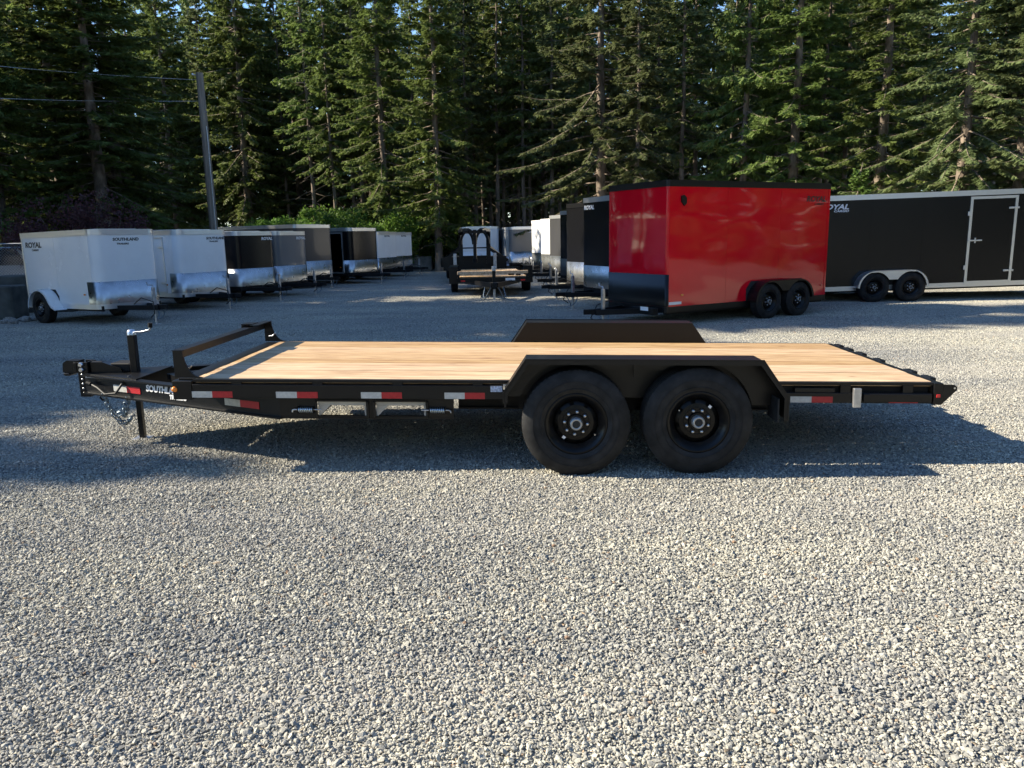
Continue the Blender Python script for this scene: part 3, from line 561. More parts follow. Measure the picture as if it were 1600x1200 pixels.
# ------------------------------------------------------------------ the flatbed trailer
TILT = -.0208
def TL(x, y, z): return (x, y, z + TILT * x)
def flatbed():
    t = thing('flatbed_trailer', 'black flatbed equipment trailer with bare pine plank deck parked on sunlit gravel', 'trailer', (.9065, 6.5639, 0), -.0232)
    P = lambda n, mb_, m, par=t: part(n, mb_, m, par, TL)
    DZ = .645; XF, XR = -3.225, 2.165
    # planks
    nb = 11; wd = 2.02 / nb
    for i in range(nb):
        y0 = -1.01 + i * wd; m_ = MB(); dz = random.Random(i).uniform(-.002, .002)
        m_.box(XF, XR, y0 + .002, y0 + wd - .002, DZ - .036 + dz, DZ + dz, .0025); P('plank', m_, 'wood')
    # crossmembers under the deck
    for i in range(14): P('cross_member', MB().box(XF + .15 + i * .395, XF + .2 + i * .395, -.976, .976, .525, .607), 'black_dull')
    for s in (-1, 1):
        a, b = (-1.02, -.985) if s < 0 else (.985, 1.02)
        ya, yb = sorted((s * 1.045, s * 1.013))
        # edge angle along deck
        P('deck_edge', MB().box(XF - .005, -.90, ya + .004, yb, .622, DZ - .002, .002).box(1.02, XR + .003, ya + .004, yb, .622, DZ - .002, .002), 'black')
        r = MB(); r.box(-3.24, -.95, ya, yb, .503, .605, .003); r.box(-3.24, -.95, min(s * .985, s * 1.013), max(s * .985, s * 1.013), .595, .605).box(-3.24, -.95, min(s * .985, s * 1.013), max(s * .985, s * 1.013), .503, .512)
        P('side_rail', r, 'black')
        r = MB(); r.box(1.10, 2.16, ya, yb, .490, .565, .003).box(1.17, 1.46, ya + .003, yb - .003, .567, .600, .002); P('side_rail', r, 'black')
        for x in (-2.95, -2.35, -1.76, -1.17, 1.5, 1.95): P('stake_pocket', MB().box(x, x + .075, ya + .006, yb - .003, .598 if x < 0 else .55, .626, .002), 'black')
        # reflective tape
        yt = s * 1.0465; 
        for x0, x1 in ((-3.25, -2.94), (-2.627, -2.308), (-1.999, -1.687), (-1.384, -1.078), (1.135, 1.451)):
            xm = (x0 + x1) / 2; z0, z1 = (.506, .553) if x0 < 0 else (.493, .538); q0, q1 = sorted((yt, yt - s * .0012))
            P('reflector_tape', MB().box(x0 + .005, xm, q0, q1, z0, z1), 'tape_w'); P('reflector_tape', MB().box(xm, x1 - .005, q0, q1, z0, z1), 'tape_r')
        P('reflector_tape', MB().box(1.85, 2.06, *sorted((yt, yt - s * .0012)), .492, .502), 'tape_r')
        # front corner box with amber marker
        P('front_corner', MB().box(-3.39, -3.245, min(s * 1.04, s * .86), max(s * 1.04, s * .86), .488, .628, .004), 'black')
        P('marker_light', MB().lathe([(.001, -.018), (.012, -.017), (.02, -.008), (.022, 0)], (-3.375, s * 1.041, .565), 'y', 14), 'amber')
        # tongue and frame beams (I section: web + two flanges)
        pts = [(-4.60, s * .07), (-2.60, s * .975)]
        def ibeam(m_, p, q, z0, z1, fw=.09):
            m_.beam((*p, (z0 + z1) / 2), (*q, (z0 + z1) / 2), .014, z1 - z0 - .002); m_.beam((*p, z1 - .006), (*q, z1 - .006), fw, .012); m_.beam((*p, z0 + .006), (*q, z0 + .006), fw, .012)
        m_ = MB(); ibeam(m_, pts[0], pts[1], .335, .500); P('tongue_beam', m_, 'black')
        m_ = MB(); ys = s * .985; q0, q1 = sorted((ys, ys - s * .012)); f0, f1 = sorted((ys + s * .004, ys - s * .09))
        m_.box(-2.62, -2.345, q0, q1, .347, .496).box(-1.965, -1.91, q0, q1, .347, .496).box(-1.52, -1.32, q0, q1, .347, .496)
        m_.box(-2.345, -1.965, q0, q1, .470, .496).box(-1.91, -1.52, q0, q1, .470, .496).box(-2.345, -1.965, q0, q1, .347, .357).box(-1.91, -1.52, q0, q1, .347, .357)
        m_.box(-2.62, -1.32, f0, f1, .496, .5025).box(-2.62, -1.32, f0, f1, .337, .3465); P('frame_beam', m_, 'black')
        m_ = MB(); ibeam(m_, (-1.3, s * .80), (1.06, s * .80), .385, .522, .08); m_.box(1.061, 2.14, *sorted((s * .76, s * .84)), .455, .522); P('frame_beam', m_, 'black_dull')
        P('inner_web', MB().box(1.08, 2.15, *sorted((s * .992, s * 1.002)), .50, .618), 'black_dull'); P('inner_web', MB().box(-3.22, -.96, *sorted((s * .978, s * .984)), .51, .606), 'black_dull')
        # latches with springs on each side of the ramp pockets
        if s < 0:
            for xa, xb in ((-2.335, -1.975), (-1.90, -1.53)):
                m_ = MB(); m_.box(xa, xb, -.972, .2, .437, .468, .002).box(xa, xa + .014, -.972, .2, .36, .437).box(xb - .014, xb, -.972, .2, .36, .437)
                m_.prism([(xa + .014, .362), (xa + .014, .437), (xa + .09, .437)], 'y', -.972, -.955); P('stored_ramp', m_, 'rampgrey')
                P('pocket_frame', MB().box(xa - .022, xa - .004, -1.004, -.975, .345, .474, .002).box(xb + .004, xb + .022, -1.004, -.975, .345, .474, .002).box(xa - .004, xb + .004, -1.000, -.986, .4705, .482), 'black')
            for xc, sg in ((-2.42, -1), (-1.44, 1)):
                pr_ = [(xc - .055 + .11 * i / 48, -1.012 + .018 * math.cos(i * 2 * math.pi / 6), .41 + .018 * math.sin(i * 2 * math.pi / 6)) for i in range(49)]
                sp = P('latch_spring', MB().tube(pr_, .0042, 5), 'spring')
                P('latch_pin', MB().tube([(xc + sg * .10, -1.012, .392), (xc + sg * .098, -1.012, .407), (xc + sg * .085, -1.012, .412), (xc - sg * .12, -1.012, .412)], .006, 6), 'galv')
                P('latch_bracket', MB().box(xc - .06, xc - .056, -1.03, -.985, .385, .435).box(xc + .056, xc + .06, -1.03, -.985, .385, .435), 'black')
        # fender
        y0, y1 = sorted((s * 1.048, s * 1.30)); fo = s * 1.30
        path = [(-.935, .535), (-.935, .60), (-.775, .838), (.86, .838), (1.04, .58), (1.04, .42)]
        fd = MB(); fd.sheet(path, y1 - y0, 'y', y0, .006)
        # folded lip
        lip = [(-.945, .53), (-.945, .602), (-.78, .845), (.865, .845), (1.05, .582), (1.05, .415), (1.015, .415), (1.015, .575), (.845, .805), (-.762, .805), (-.91, .592), (-.91, .53)]
        fd.prism(lip, 'y', *sorted((fo, fo - s * .005)))
        f_ = P('fender', fd, 'black')
        P('fender_side', MB().prism([(-.93, .545), (-.93, .60), (-.775, .836), (.86, .836), (1.035, .58), (1.035, .50)], 'y', *sorted((s * 1.036, s * 1.048))), 'black')
        def arc(cx, r, a0, a1, n=18): return [(cx + r * math.cos(a0 + (a1 - a0) * i / n), .385 + r * math.sin(a0 + (a1 - a0) * i / n)) for i in range(n + 1)]
        a = math.asin((.545 - .385) / .425)
        inner = [(-.93, .545), (-.93, .60), (-.775, .832), (.86, .832), (1.03, .58), (1.03, .49), (.90, .49)] + arc(.4295, .425, a * .65, math.pi - 1.0) + arc(-.4295, .425, 1.0, math.pi - a)
        P('arch_plate', MB().prism(inner, 'y', *sorted((s * 1.12, s * 1.128))), 'black')
        P('fender_gusset', MB().box(-.012, .012, *sorted((s * 1.129, s * 1.15)), .70, .83), 'black')
        P('fender_bracket', MB().box(-.94, -.925, *sorted((s * 1.05, s * 1.16)), .47, .56).box(1.03, 1.045, *sorted((s * 1.10, s * 1.26)), .47, .6), 'black')
        P('mud_flap', MB().box(.975, .985, *sorted((s * 1.06, s * 1.29)), .40, .57, .002), 'tyre')
        # bulkhead end gusset
        g = [(-3.375, .648), (-3.375, .852), (-3.305, .852)] + [(-3.305 + .125 * (1 - math.cos(u)), .852 - .2 * math.sin(u)) for u in np.linspace(.25, math.pi / 2, 8)] + [(-3.17, .648)]
        P('bulkhead_gusset', MB().prism(g, 'y', *sorted((s * 1.012, s * .996))), 'black')
        P('tie_down_hook', MB().tube([(-3.33, s * .985, .70), (-3.29, s * .975, .705), (-3.26, s * .97, .735)], .008, 6), 'galv')
        # rear
        P('end_plate', MB().box(2.165, 2.235, *sorted((s * 1.05, s * .95)), .482, .640, .004), 'black')
        P('ramp_hinge', MB().prism([(2.236, .488), (2.236, .630), (2.315, .628), (2.335, .612), (2.335, .592)], 'y', *sorted((s * 1.045, s * 1.03))).tube([(2.312, s * 1.05, .606), (2.312, s * 1.0, .606)], .013, 10), 'black')
        P('hinge_pin', MB().tube([(2.312, s * 1.054, .606), (2.312, s * .99, .606)], .007, 8), 'chrome')
        P('tail_light', MB().box(2.185, 2.215, *sorted((s * 1.0505, s * 1.056)), .535, .56, .003), 'redlens')
        P('galvanised_bracket', MB().box(1.585, 1.64, *sorted((s * 1.046, s * 1.075)), .462, .603, .003), 'galv')
        P('ramp_bar', MB().box(1.66, 2.15, *sorted((s * 1.0475, s * 1.066)), .503, .562, .003), 'black')
        # wheels
        for i, x in enumerate((-.4295, .4295)):
            wh = wheel(t, KIT16, x, s * 1.168, .385, s, phase=.2 + i * .5)
            wh.rotation_euler.y = (.7, .7 + math.pi)[i] + (.4 if s > 0 else 0)
            link('valve_stem', MB().tube([(.150, -.052, .02), (.156, -.085, .022)], .005, 6).mesh('valve_stem'), 'chrome', wh); link('balance_sticker', MB().box(-.01, .012, -.066, -.064, -.145, -.125).mesh('balance_sticker'), 'decal_w', wh)
        for i, x in enumerate((-.4295, .4295)):
            P('leaf_spring', MB().tube([(x - .36, s * .86, .47), (x - .18, s * .86, .40), (x, s * .86, .375), (x + .18, s * .86, .40), (x + .36, s * .86, .47)], .026, 6), 'black_dull')
        for x in (-.80, 0, .80): P('spring_hanger', MB().box(x - .04, x + .04, *sorted((s * .83, s * .89)), .40, .53), 'black_dull')
    for x in (-.4295, .4295): link('axle', MB().tube([(x, -1.1, .385), (x, 1.1, .385)], .04, 12).mesh('axle'), 'black_dull', t)
    # bulkhead bar and rub plate
    b = P('bulkhead_bar', MB().prism([(-3.375, .776), (-3.375, .852), (-3.300, .852), (-3.300, .845), (-3.366, .845), (-3.366, .776)], 'y', -.995, .995), 'black')
    P('winch_bracket', MB().box(-3.40, -3.376, .45, .62, .80, .872, .003).box(-3.40, -3.30, .45, .62, .8725, .88), 'black')
    P('front_channel', MB().box(-3.36, -3.228, -.99, .99, .50, .640, .003), 'black')
    P('rear_channel', MB().box(2.168, 2.23, -.945, .945, .50, .641, .003), 'black')
    for y in (-.78, -.5, .05, .42, .70, .93): P('hinge_knuckle', MB().box(2.2305, 2.285, y - .07, y + .07, .60, .645, .006), 'black')
    P('manufacturer_label', MB().box(-1.04, -.955, -1.0475, -1.0452, .560, .604), 'sticker')
    # coupler, plate, jack and tongue details
    m_ = MB(); m_.box(-4.66, -4.57, -.075, -.06, .30, .605, .003).box(-4.66, -4.57, .06, .075, .30, .605, .003).box(-4.585, -4.57, -.06, .06, .30, .605); cp = P('coupler_channel', m_, 'black')
    for z in (.335, .375, .415, .455, .495): P('adjustment_hole', MB().lathe([(.001, -.0795), (.009, -.0795), (.009, -.074)], (-4.625, 0, z), 'y', 10), 'galv')
    for z in (.54, .585): P('coupler_bolt', MB().lathe([(.001, -.104), (.017, -.104), (.021, -.094), (.021, -.076)], (-4.617, 0, z), 'y', 6, False), 'chrome')
    P('coupler', MB().prism([(-4.665, .505), (-4.665, .612), (-4.762, .614), (-4.795, .590), (-4.803, .512)], 'y', -.055, .055).box(-4.70, -4.672, -.064, .064, .515, .60, .004).box(-4.80, -4.74, -.06, .06, .48, .51, .01), 'black')
    P('coupler_latch', MB().box(-4.56, -4.46, -.03, .03, .575, .605, .008).prism([(-4.56, .50), (-4.56, .60), (-4.45, .60), (-4.30, .545), (-4.28, .50)], 'y', -.045, .045), 'black')
    P('gusset_plate', MB().prism([(-4.60, -.08), (-4.60, .08), (-4.02, .34), (-4.02, -.34)], 'z', .501, .509), 'black')
    P('tongue_shadow_plate', MB().prism([(-3.82, -.36), (-3.82, .36), (-3.02, .70), (-3.02, -.70)], 'z', .392, .402), 'black_dull')  # added plate, sized to fill the gap in the shadow under the tongue
    P('tongue_brace', MB().beam((-3.9, -.02, .47), (-3.36, .5, .47), .05, .05).beam((-3.9, .02, .47), (-3.36, -.5, .47), .05, .05), 'black')
    P('breakaway_box', MB().box(-4.40, -4.23, -.02, .16, .51, .588, .008), 'black_dull')
    j = P('jack', MB().box(-4.222, -4.160, -.03, .03, .40, .835, .005), 'black')
    part('jack_leg', MB().box(-4.214, -4.168, -.024, .024, -.078, .40, .004), 'black', j, TL)
    part('jack_foot', MB().box(-4.26, -4.12, -.07, .07, -.088, -.079, .003), 'galv', j, TL)
    part('gear_cap', MB().lathe([(.001, .048), (.026, .044), (.036, .028), (.039, 0)], (-4.19, 0, .836), 'z', 16), 'chrome', j, TL)
    part('crank', MB().tube([(-4.15, -.02, .862), (-4.09, -.03, .864), (-4.01, -.05, .882), (-3.995, -.053, .905)], .009, 7), 'chrome', j, TL)
    part('crank_knob', MB().tube([(-3.996, -.053, .905), (-3.992, -.053, .945)], .019, 8), 'black_dull', j, TL)
    part('decal', MB().box(-4.2238, -4.2223, -.02, .025, .52, .70), 'decal_w', j, TL)
    # chains
    for cidx, (xa, ya) in enumerate(((-4.40, -.18), (-4.13, -.30))):
        m_ = MB(); n = 16
        for i in range(n):
            u = i / (n - 1); x = xa + .23 * u * (1 if cidx == 0 else -.35); z = .325 - (.23 if cidx == 0 else .13) * math.sin(u * 2.3) ; y = ya + .02 * math.sin(i * 2.1)
            ax = Vector((math.cos(i * 1.57), math.sin(i * 1.57), 0)); dn = Vector((.45, 0, -1)).normalized() if u < .7 else Vector((1, 0, .6)).normalized(); ps = []
            for q in range(9): a = 2 * math.pi * q / 8; ps.append(Vector((x, y, z)) + dn * .024 * math.sin(a) + ax * .015 * math.cos(a))
            m_.tube(ps, .0062, 5, cap=False)
        P('safety_chain', m_, 'chainzinc')
    P('chain_hook', MB().tube([(-4.42, -.16, .335), (-4.44, -.16, .31), (-4.42, -.16, .29), (-4.40, -.16, .30)], .010, 6), 'black_dull')
    P('brake_line', MB().tube([(-4.56, -.13, .485), (-4.3, -.22, .488), (-4.05, -.33, .493)], .007, 6), 'galv')
    P('trailer_cable', MB().tube([(-4.17, -.07, .49), (-4.14, -.22, .508), (-4.17, -.30, .45), (-4.22, -.31, .38), (-4.33, -.28, .365), (-4.42, -.22, .41), (-4.5, -.17, .43)], .010, 8), 'wire')
    P('cable_plug', MB().tube([(-4.5, -.17, .43), (-4.54, -.16, .44)], .02, 8), 'black_dull')
    # tape and lettering on the outer face of the near tongue beam
    d = Vector((2.0, -.905, 0)).normalized(); nrm_ = Vector((d.y, -d.x, 0))
    def onbeam(u, z, off=.0505): p = Vector((-4.60, -.07, z)) + d * u + nrm_ * off; return p
    for u0, u1, m in ((.36, .52, 'tape_w'), (.52, .68, 'tape_r'), (1.62, 1.78, 'tape_w'), (1.78, 1.97, 'tape_r')):
        q = MB(); o_ = .012; q.add([onbeam(u0, .385, o_), onbeam(u1, .385, o_), onbeam(u1, .44, o_), onbeam(u0, .44, o_)] + [onbeam(u0, .385, o_ - .004), onbeam(u1, .385, o_ - .004), onbeam(u1, .44, o_ - .004), onbeam(u0, .44, o_ - .004)], [(0, 1, 2, 3), (7, 6, 5, 4), (0, 4, 5, 1), (1, 5, 6, 2), (2, 6, 7, 3), (3, 7, 4, 0)])
        P('reflector_tape', q, m)
    for txt, u, z, sz, xs in (('SOUTHLAND', .755, .420, .074, .92), ('TRAILERS', 1.02, .378, .046, .95)):
        p = TL(*onbeam(u, z, .0125)); letter(text_mesh(txt, sz, xs, .15, .0035), 'decal_w', t, p, (d.x, d.y, TILT))
    return t
flatbed()

# ------------------------------------------------------------------ enclosed cargo trailers
def outline(L, W, r, off=0.0, n=6):
    h = W / 2 + off; p = [(-L - off, h), (-L - off, -h)]
    for i in range(n + 1):
        a = -math.pi / 2 + math.pi / 2 * i / n; p.append((-r + (r + off) * math.cos(a), -W / 2 + r + (r + off) * math.sin(a)))
    for i in range(n + 1):
        a = math.pi / 2 * i / n; p.append((-r + (r + off) * math.cos(a), W / 2 - r + (r + off) * math.sin(a)))
    return p
def ring(mb_, out, inn, z0, z1):
    n = len(out); V = [(x, y, z0) for x, y in out] + [(x, y, z1) for x, y in out] + [(x, y, z0) for x, y in inn] + [(x, y, z1) for x, y in inn]; F = []
    for i in range(n):
        j = (i + 1) % n; F += [(i, j, n + j, n + i), (2 * n + i, 3 * n + i, 3 * n + j, 2 * n + j), (n + i, n + j, 3 * n + j, 3 * n + i), (i, 2 * n + i, 2 * n + j, j)]
    mb_.add(V, F)
def cargo(label, pos, a, L, W, z0, z1, paint, r=.12, trim='alu_flat', guard='alu', gh=.52, axles=1, tl=0.0, door=None, vis=-1, text=None, fender='alu_flat', group=None, tongue=True, wheels=True, wx=None, wr=None, bottom='black_dull'):
    t = thing('cargo_trailer', label, 'trailer', (pos[0], pos[1], 0), R(a), group)
    fn = (lambda x, y, z: (x, y, z + tl * (x + L * .55))) if tl else None
    P = lambda n, mb_, m, par=t: part(n, mb_, m, par, fn)
    kit = KIT15; wr = .345; wx = -L * .60 if wx is None else wx
    axx = [wx] if axles == 1 else [wx - .42, wx + .42]
    npan = max(2, round((L - r) / 1.22)); pw = (L - r) / npan
    op = None
    if door: op = (door[0], door[1])
    for s in (-1, 1):
        y0, y1 = sorted((s * W / 2, s * (W / 2 - .03)))
        for i in range(npan):
            xa, xb = -L + i * pw + .002, -L + (i + 1) * pw - .002
            if op and s == vis and door[2] == 'open' and xb > op[0] and xa < op[1]:
                m_ = MB()
                if op[0] - xa > .03: m_.box(xa, min(xb, op[0]), y0, y1, z0, z1)
                if xb - op[1] > .03: m_.box(max(xa, op[1]), xb, y0, y1, z0, z1)
                if min(xb, op[1]) - max(xa, op[0]) > .05: m_.box(max(xa, op[0]) + .0005, min(xb, op[1]) - .0005, y0, y1, z1 - .16, z1)
                if m_.v: P('side_panel', m_, paint)
            else: P('side_panel', MB().box(xa, xb, y0, y1, z0, z1), paint)
    o1, o2 = outline(L, W, r), outline(L, W, r, -.03)
    k = len(o1); f = MB(); fo, fi = o1[2:], o2[2:]; n = len(fo)
    V = [(x, y, z) for z in (z0, z1) for x, y in fo] + [(x, y, z) for z in (z0, z1) for x, y in fi]
    f.add(V, [(i, i + 1, n + i + 1, n + i) for i in range(n - 1)], True); f.add(V, [(2 * n + i, 3 * n + i, 3 * n + i + 1, 2 * n + i + 1) for i in range(n - 1)], True)
    P('front_panel', f, paint)
    P('rear_door', MB().box(-L - .001, -L + .028, -W / 2 + .031, W / 2 - .031, z0, z1 - .02), paint)
    P('cargo_floor', MB().box(-L + .03, -.06 - r * .3, -W / 2 + .032, W / 2 - .032, z0 + .005, z0 + .03), 'dark')
    m_ = MB(); m_.prism(outline(L, W, r, -.002), 'z', z1 + .002, z1 + .03); m_.prism([(-L * .5 - L * .46, 0)] and [(-W / 2 * .9, z1 + .03), (W / 2 * .9, z1 + .03), (W * .3, z1 + .058), (-W * .3, z1 + .058)], 'x', -L + .05, -r - .12); P('roof', m_, 'roof_alu')
    m_ = MB(); ring(m_, outline(L, W, r, .014), outline(L, W, r, .001), z1 - .075, z1 + .04); P('roof_trim', m_, trim)
    m_ = MB(); ring(m_, outline(L, W, r, .010), outline(L, W, r, .001), z0 - .07, z0 + .035); P('bottom_rail', m_, bottom)
    # guard around the nose
    if guard:
        go, gi = outline(L, W, r, .008)[2:], outline(L, W, r, .0015)[2:]
        go = [(-r - .18, -W / 2 - .008)] + go + [(-r - .18, W / 2 + .008)]; gi = [(-r - .18, -W / 2 - .0015)] + gi + [(-r - .18, W / 2 + .0015)]
        if guard == 'blackpanel': go, gi = go[1:-1], gi[1:-1]
        n = len(go); z2 = z0 + .037; V = [(x, y, z) for z in (z2, z0 + gh) for x, y in go] + [(x, y, z) for z in (z2, z0 + gh) for x, y in gi]
        m_ = MB(); m_.add(V, [(i, i + 1, n + i + 1, n + i) for i in range(n - 1)] + [(2 * n + i, 3 * n + i, 3 * n + i + 1, 2 * n + i + 1) for i in range(n - 1)] + [(n + i, n + i + 1, 3 * n + i + 1, 3 * n + i) for i in range(n - 1)], True)
        P('stone_guard', m_, guard)
    for s in (-1, 1):
        P('corner_trim', MB().box(-L - .012, -L + .04, *sorted((s * (W / 2 + .001), s * (W / 2 + .009))), z0 + .036, z1 - .076), trim if trim != 'black' else paint)
        for x in (-L + .12, -r - .32): P('marker_light', MB().box(x - .03, x + .03, *sorted((s * (W / 2 + .001), s * (W / 2 + .018))), z0 + .22, z0 + .255, .004), 'amber' if x > -1 else 'redlens')
        if wheels:
            for x in axx: wheel(t, kit, x, s * (W / 2 + .13), wr, s, hub='hubgrey', rim='rim', phase=x)
            yy = s * (W / 2 + .002); wz = wr
            if axles == 1:
                rr = wr + .06; pth = [(wx + (rr + .04) * math.cos(q), wz + rr * math.sin(q)) for q in np.linspace(.12, math.pi - .05, 20)]
                pth = [(wx + rr + .28, wz - .03), (wx + rr + .12, wz + .03)] + pth[2:]
            else:
                rr = wr + .055; c0, c1 = axx
                pth = [(c1 + rr * math.cos(q), wz + rr * math.sin(q)) for q in np.linspace(.05, math.pi / 2, 10)] + [(c0 + rr * math.cos(q), wz + rr * math.sin(q)) for q in np.linspace(math.pi / 2, math.pi - .05, 10)]
            fm = MB(); fm.sheet(pth, .25, 'y', min(yy, yy + s * .25), .012)
            q0, q1 = sorted((yy + s * .25, yy + s * .244)); lip = MB()
            inner = [(x + (wx - x) * .06, z - .03 if abs(x - wx) < .5 else z - .012) for x, z in pth]
            lip.prism(pth + inner[::-1], 'y', q0, q1); fm.add(lip.v, lip.f)
            P('fender', fm, fender)
            if axles == 2:
                vd = [(wx - .42, wr * 2 + .045), (wx + .42, wr * 2 + .045)] + [(wx + .42 + .375 * math.cos(q), wz + .375 * math.sin(q)) for q in np.linspace(math.pi / 2, math.pi * .83, 8)] + [(wx - .42 + .375 * math.cos(q), wz + .375 * math.sin(q)) for q in np.linspace(math.pi * .17, math.pi / 2, 8)]
                P('fender_centre', MB().prism(vd, 'y', *sorted((yy + s * .232, yy + s * .241))), fender)
            # wheel well backing
            wl = MB(); wl.prism([(axx[0] - .42, z0 - .02), (axx[0] - .42, wr + .25), (axx[0] - .3, wr * 2 + .05), (axx[-1] + .3, wr * 2 + .05), (axx[-1] + .42, wr + .25), (axx[-1] + .42, z0 - .02)], 'y', *sorted((s * (W / 2 + .0012), s * (W / 2 + .004)))); P('wheel_well', wl, 'dark')
    m_ = MB()
    for x in axx: m_.tube([(x, -W / 2 - .05, wr), (x, W / 2 + .05, wr)], .035, 8)
    P('axle', m_, 'black_dull')
    P('chassis', MB().box(-L + .02, -.02, -W / 2 + .05, -W / 2 + .10, z0 - .11, z0 - .001).box(-L + .02, -.02, W / 2 - .10, W / 2 - .05, z0 - .11, z0 - .001).box(-.5, -.45, -W / 2 + .1, W / 2 - .1, z0 - .1, z0 - .001), 'black_dull')
    if tongue:
        zt = z0 - .06; m_ = MB()
        for s in (-1, 1): m_.beam((-.6, s * W * .36, zt), (.98, s * .05, zt), .05, .10)
        P('tongue', m_, 'black_dull')
        P('coupler', MB().prism([(.94, -.05), (1.10, -.045), (1.20, -.02), (1.20, .02), (1.10, .045), (.94, .05)], 'z', zt - .03, zt + .06), 'black_dull')
        j = P('jack', MB().box(.74, .80, -.03, .03, zt - .08, zt + .42, .004), 'galv')
        part('jack_leg', MB().tube([(.77, 0, .01), (.77, 0, zt - .06)], .024, 8).box(.70, .84, -.07, .07, .004, .014), 'galv', j, None)
        part('crank', MB().tube([(.77, 0, zt + .42), (.77, 0, zt + .46), (.77, -.12, zt + .47), (.77, -.13, zt + .53)], .010, 6), 'chrome', j, fn)
        m_ = MB(); ps = [(.95 - .25 * u, .06 + .05 * math.sin(u * 9), zt - .05 - .20 * math.sin(u * math.pi)) for u in np.linspace(0, 1, 14)]; m_.tube(ps, .012, 5); P('safety_chain', m_, 'chainzinc')
        P('trailer_cable', MB().tube([(.2, -.1, zt + .06), (.5, -.12, zt + .2), (.85, -.08, zt + .12), (.95, -.14, zt - .12), (.82, -.14, zt - .2)], .012, 6), 'wire')
    if door:
        xa, xb, st = door[:3]; zb, zt_ = z0 + .06, z1 - .16; s = vis; fw = .05 if len(door) < 4 else door[3]
        q0, q1 = sorted((s * (W / 2 + .0015), s * (W / 2 + .022)))
        m_ = MB().box(xa - fw, xa, q0, q1, zb - fw, zt_ + fw).box(xb, xb + fw, q0, q1, zb - fw, zt_ + fw).box(xa + .0004, xb - .0004, q0, q1, zt_, zt_ + fw).box(xa + .0004, xb - .0004, q0, q1, zb - fw, zb); P('door_frame', m_, 'alu_flat')
        if st == 'closed':
            d0, d1 = sorted((s * (W / 2 + .0015), s * (W / 2 + .014))); dr = P('side_door', MB().box(xa + .012, xb - .012, d0, d1, zb + .012, zt_ - .012), paint)
            h0, h1 = sorted((s * (W / 2 + .0225), s * (W / 2 + .045)))
            for z in (zb + .22, (zb + zt_) / 2, zt_ - .22): part('hinge', MB().box(xb - .14, xb + fw + .03, h0, h1, z - .022, z + .022, .003) if z != (zb + zt_) / 2 else MB().box(xa - fw, xa + .26, h0, h1, z - .016, z + .016, .003).box(xa + .09, xa + .12, h0, h1 + .004, z - .06, z + .06, .003), 'alu_flat', dr, fn)
            for z in (zb + .32, zt_ - .32): part('hold_back', MB().box(xa - fw - .05, xa - fw + .02, h0, h1, z - .05, z + .05, .004), 'alu_flat', dr, fn)
        else:
            y = s * (W / 2 + .03); dl = MB().box(xa - fw - .85, xa - fw - .02, *sorted((s * (W / 2 + .05), s * (W / 2 + .09))), zb, zt_); dr = P('side_door', dl, paint)
            part('door_handle', MB().box(xa - .3, xa - .22, *sorted((s * (W / 2 + .091), s * (W / 2 + .11))), zb + .8, zb + .84), 'alu_flat', dr, fn)
    for spec in text or []:
        txt, face, x, z, sz, xs, colr, sh = spec
        me = text_mesh(txt, sz, xs, sh, sz * .035)
        zz = z + (tl * (x + L * .55) if face == 'side' else tl * L * .55)
        if face == 'side': letter(me, colr, t, (x, vis * (W / 2 + .004), zz), (1, 0, 0) if vis < 0 else (-1, 0, 0))
        else: letter(me, colr, t, (.004, x, zz), (0, 1, 0))
    return t
GL, GR = 'enclosed trailers in the row on the west side', 'enclosed trailers in the row behind the red one'
K, WH = 'decal_k', 'decal_w'
cargo('white enclosed trailer with round fender beside the concrete blocks, polished metal around its nose', (-8.15, 16.75), -32, 2.80, 1.45, .40, 1.94, 'white', .20, tl=.012, gh=.50, fender='white', bottom='alu_flat', group=GL, wx=-1.95,
      text=[('ROYAL', 'side', -2.66, 1.66, .16, 1.3, K, .1), ('CARGO', 'side', -2.40, 1.58, .06, 1.3, K, .1), ('SOUTHLAND', 'front', -.30, 1.74, .085, 1.15, K, .1), ('TRAILERS', 'front', -.22, 1.66, .05, 1.3, K, .1)])
cargo('white enclosed trailer with a framed side door, next to a small black trailer', (-7.75, 19.93), -29.5, 3.6, 1.55, .42, 1.96, 'white', .20, gh=.52, fender='white', bottom='alu_flat', group=GL, door=(-1.35, -.55, 'closed', .03),
      text=[('SOUTHLAND', 'front', .10, 1.76, .085, 1.15, K, .1), ('TRAILERS', 'front', .18, 1.69, .05, 1.3, K, .1)])
cargo('small low black enclosed trailer between the white and grey trailers', (-7.14, 22.19), -28, 3.05, 1.46, .42, 1.92, 'blackpanel', .20, gh=.52, group=GL, text=[('ROYAL', 'front', .20, 1.72, .11, 1.2, WH, .15)])
cargo('low mid-grey enclosed trailer in front of the taller charcoal one', (-6.62, 23.97), -25, 3.05, 1.46, .42, 1.92, 'greypanel', .20, gh=.52, group=GL, text=[('ROYAL', 'front', .20, 1.72, .11, 1.2, WH, .15)])
cargo('tall charcoal enclosed trailer rising behind the low grey one', (-6.95, 28.0), -34, 4.2, 1.70, .40, 2.18, 'charcoal', .10, gh=.55, group=GL)
cargo('black enclosed trailer whose side door stands open', (-5.55, 30.2), -32, 3.6, 1.62, .40, 2.06, 'blackpanel', .22, gh=.5, group=GL, door=(-1.25, -.42, 'open', .05))
cargo('white enclosed trailer next to the black one with the open door', (-5.12, 33.0), -24, 3.6, 1.50, .40, 1.92, 'white', .10, gh=.5, group=GL, text=[('ROYAL', 'front', -.2, 1.75, .10, 1.3, K, .1)])
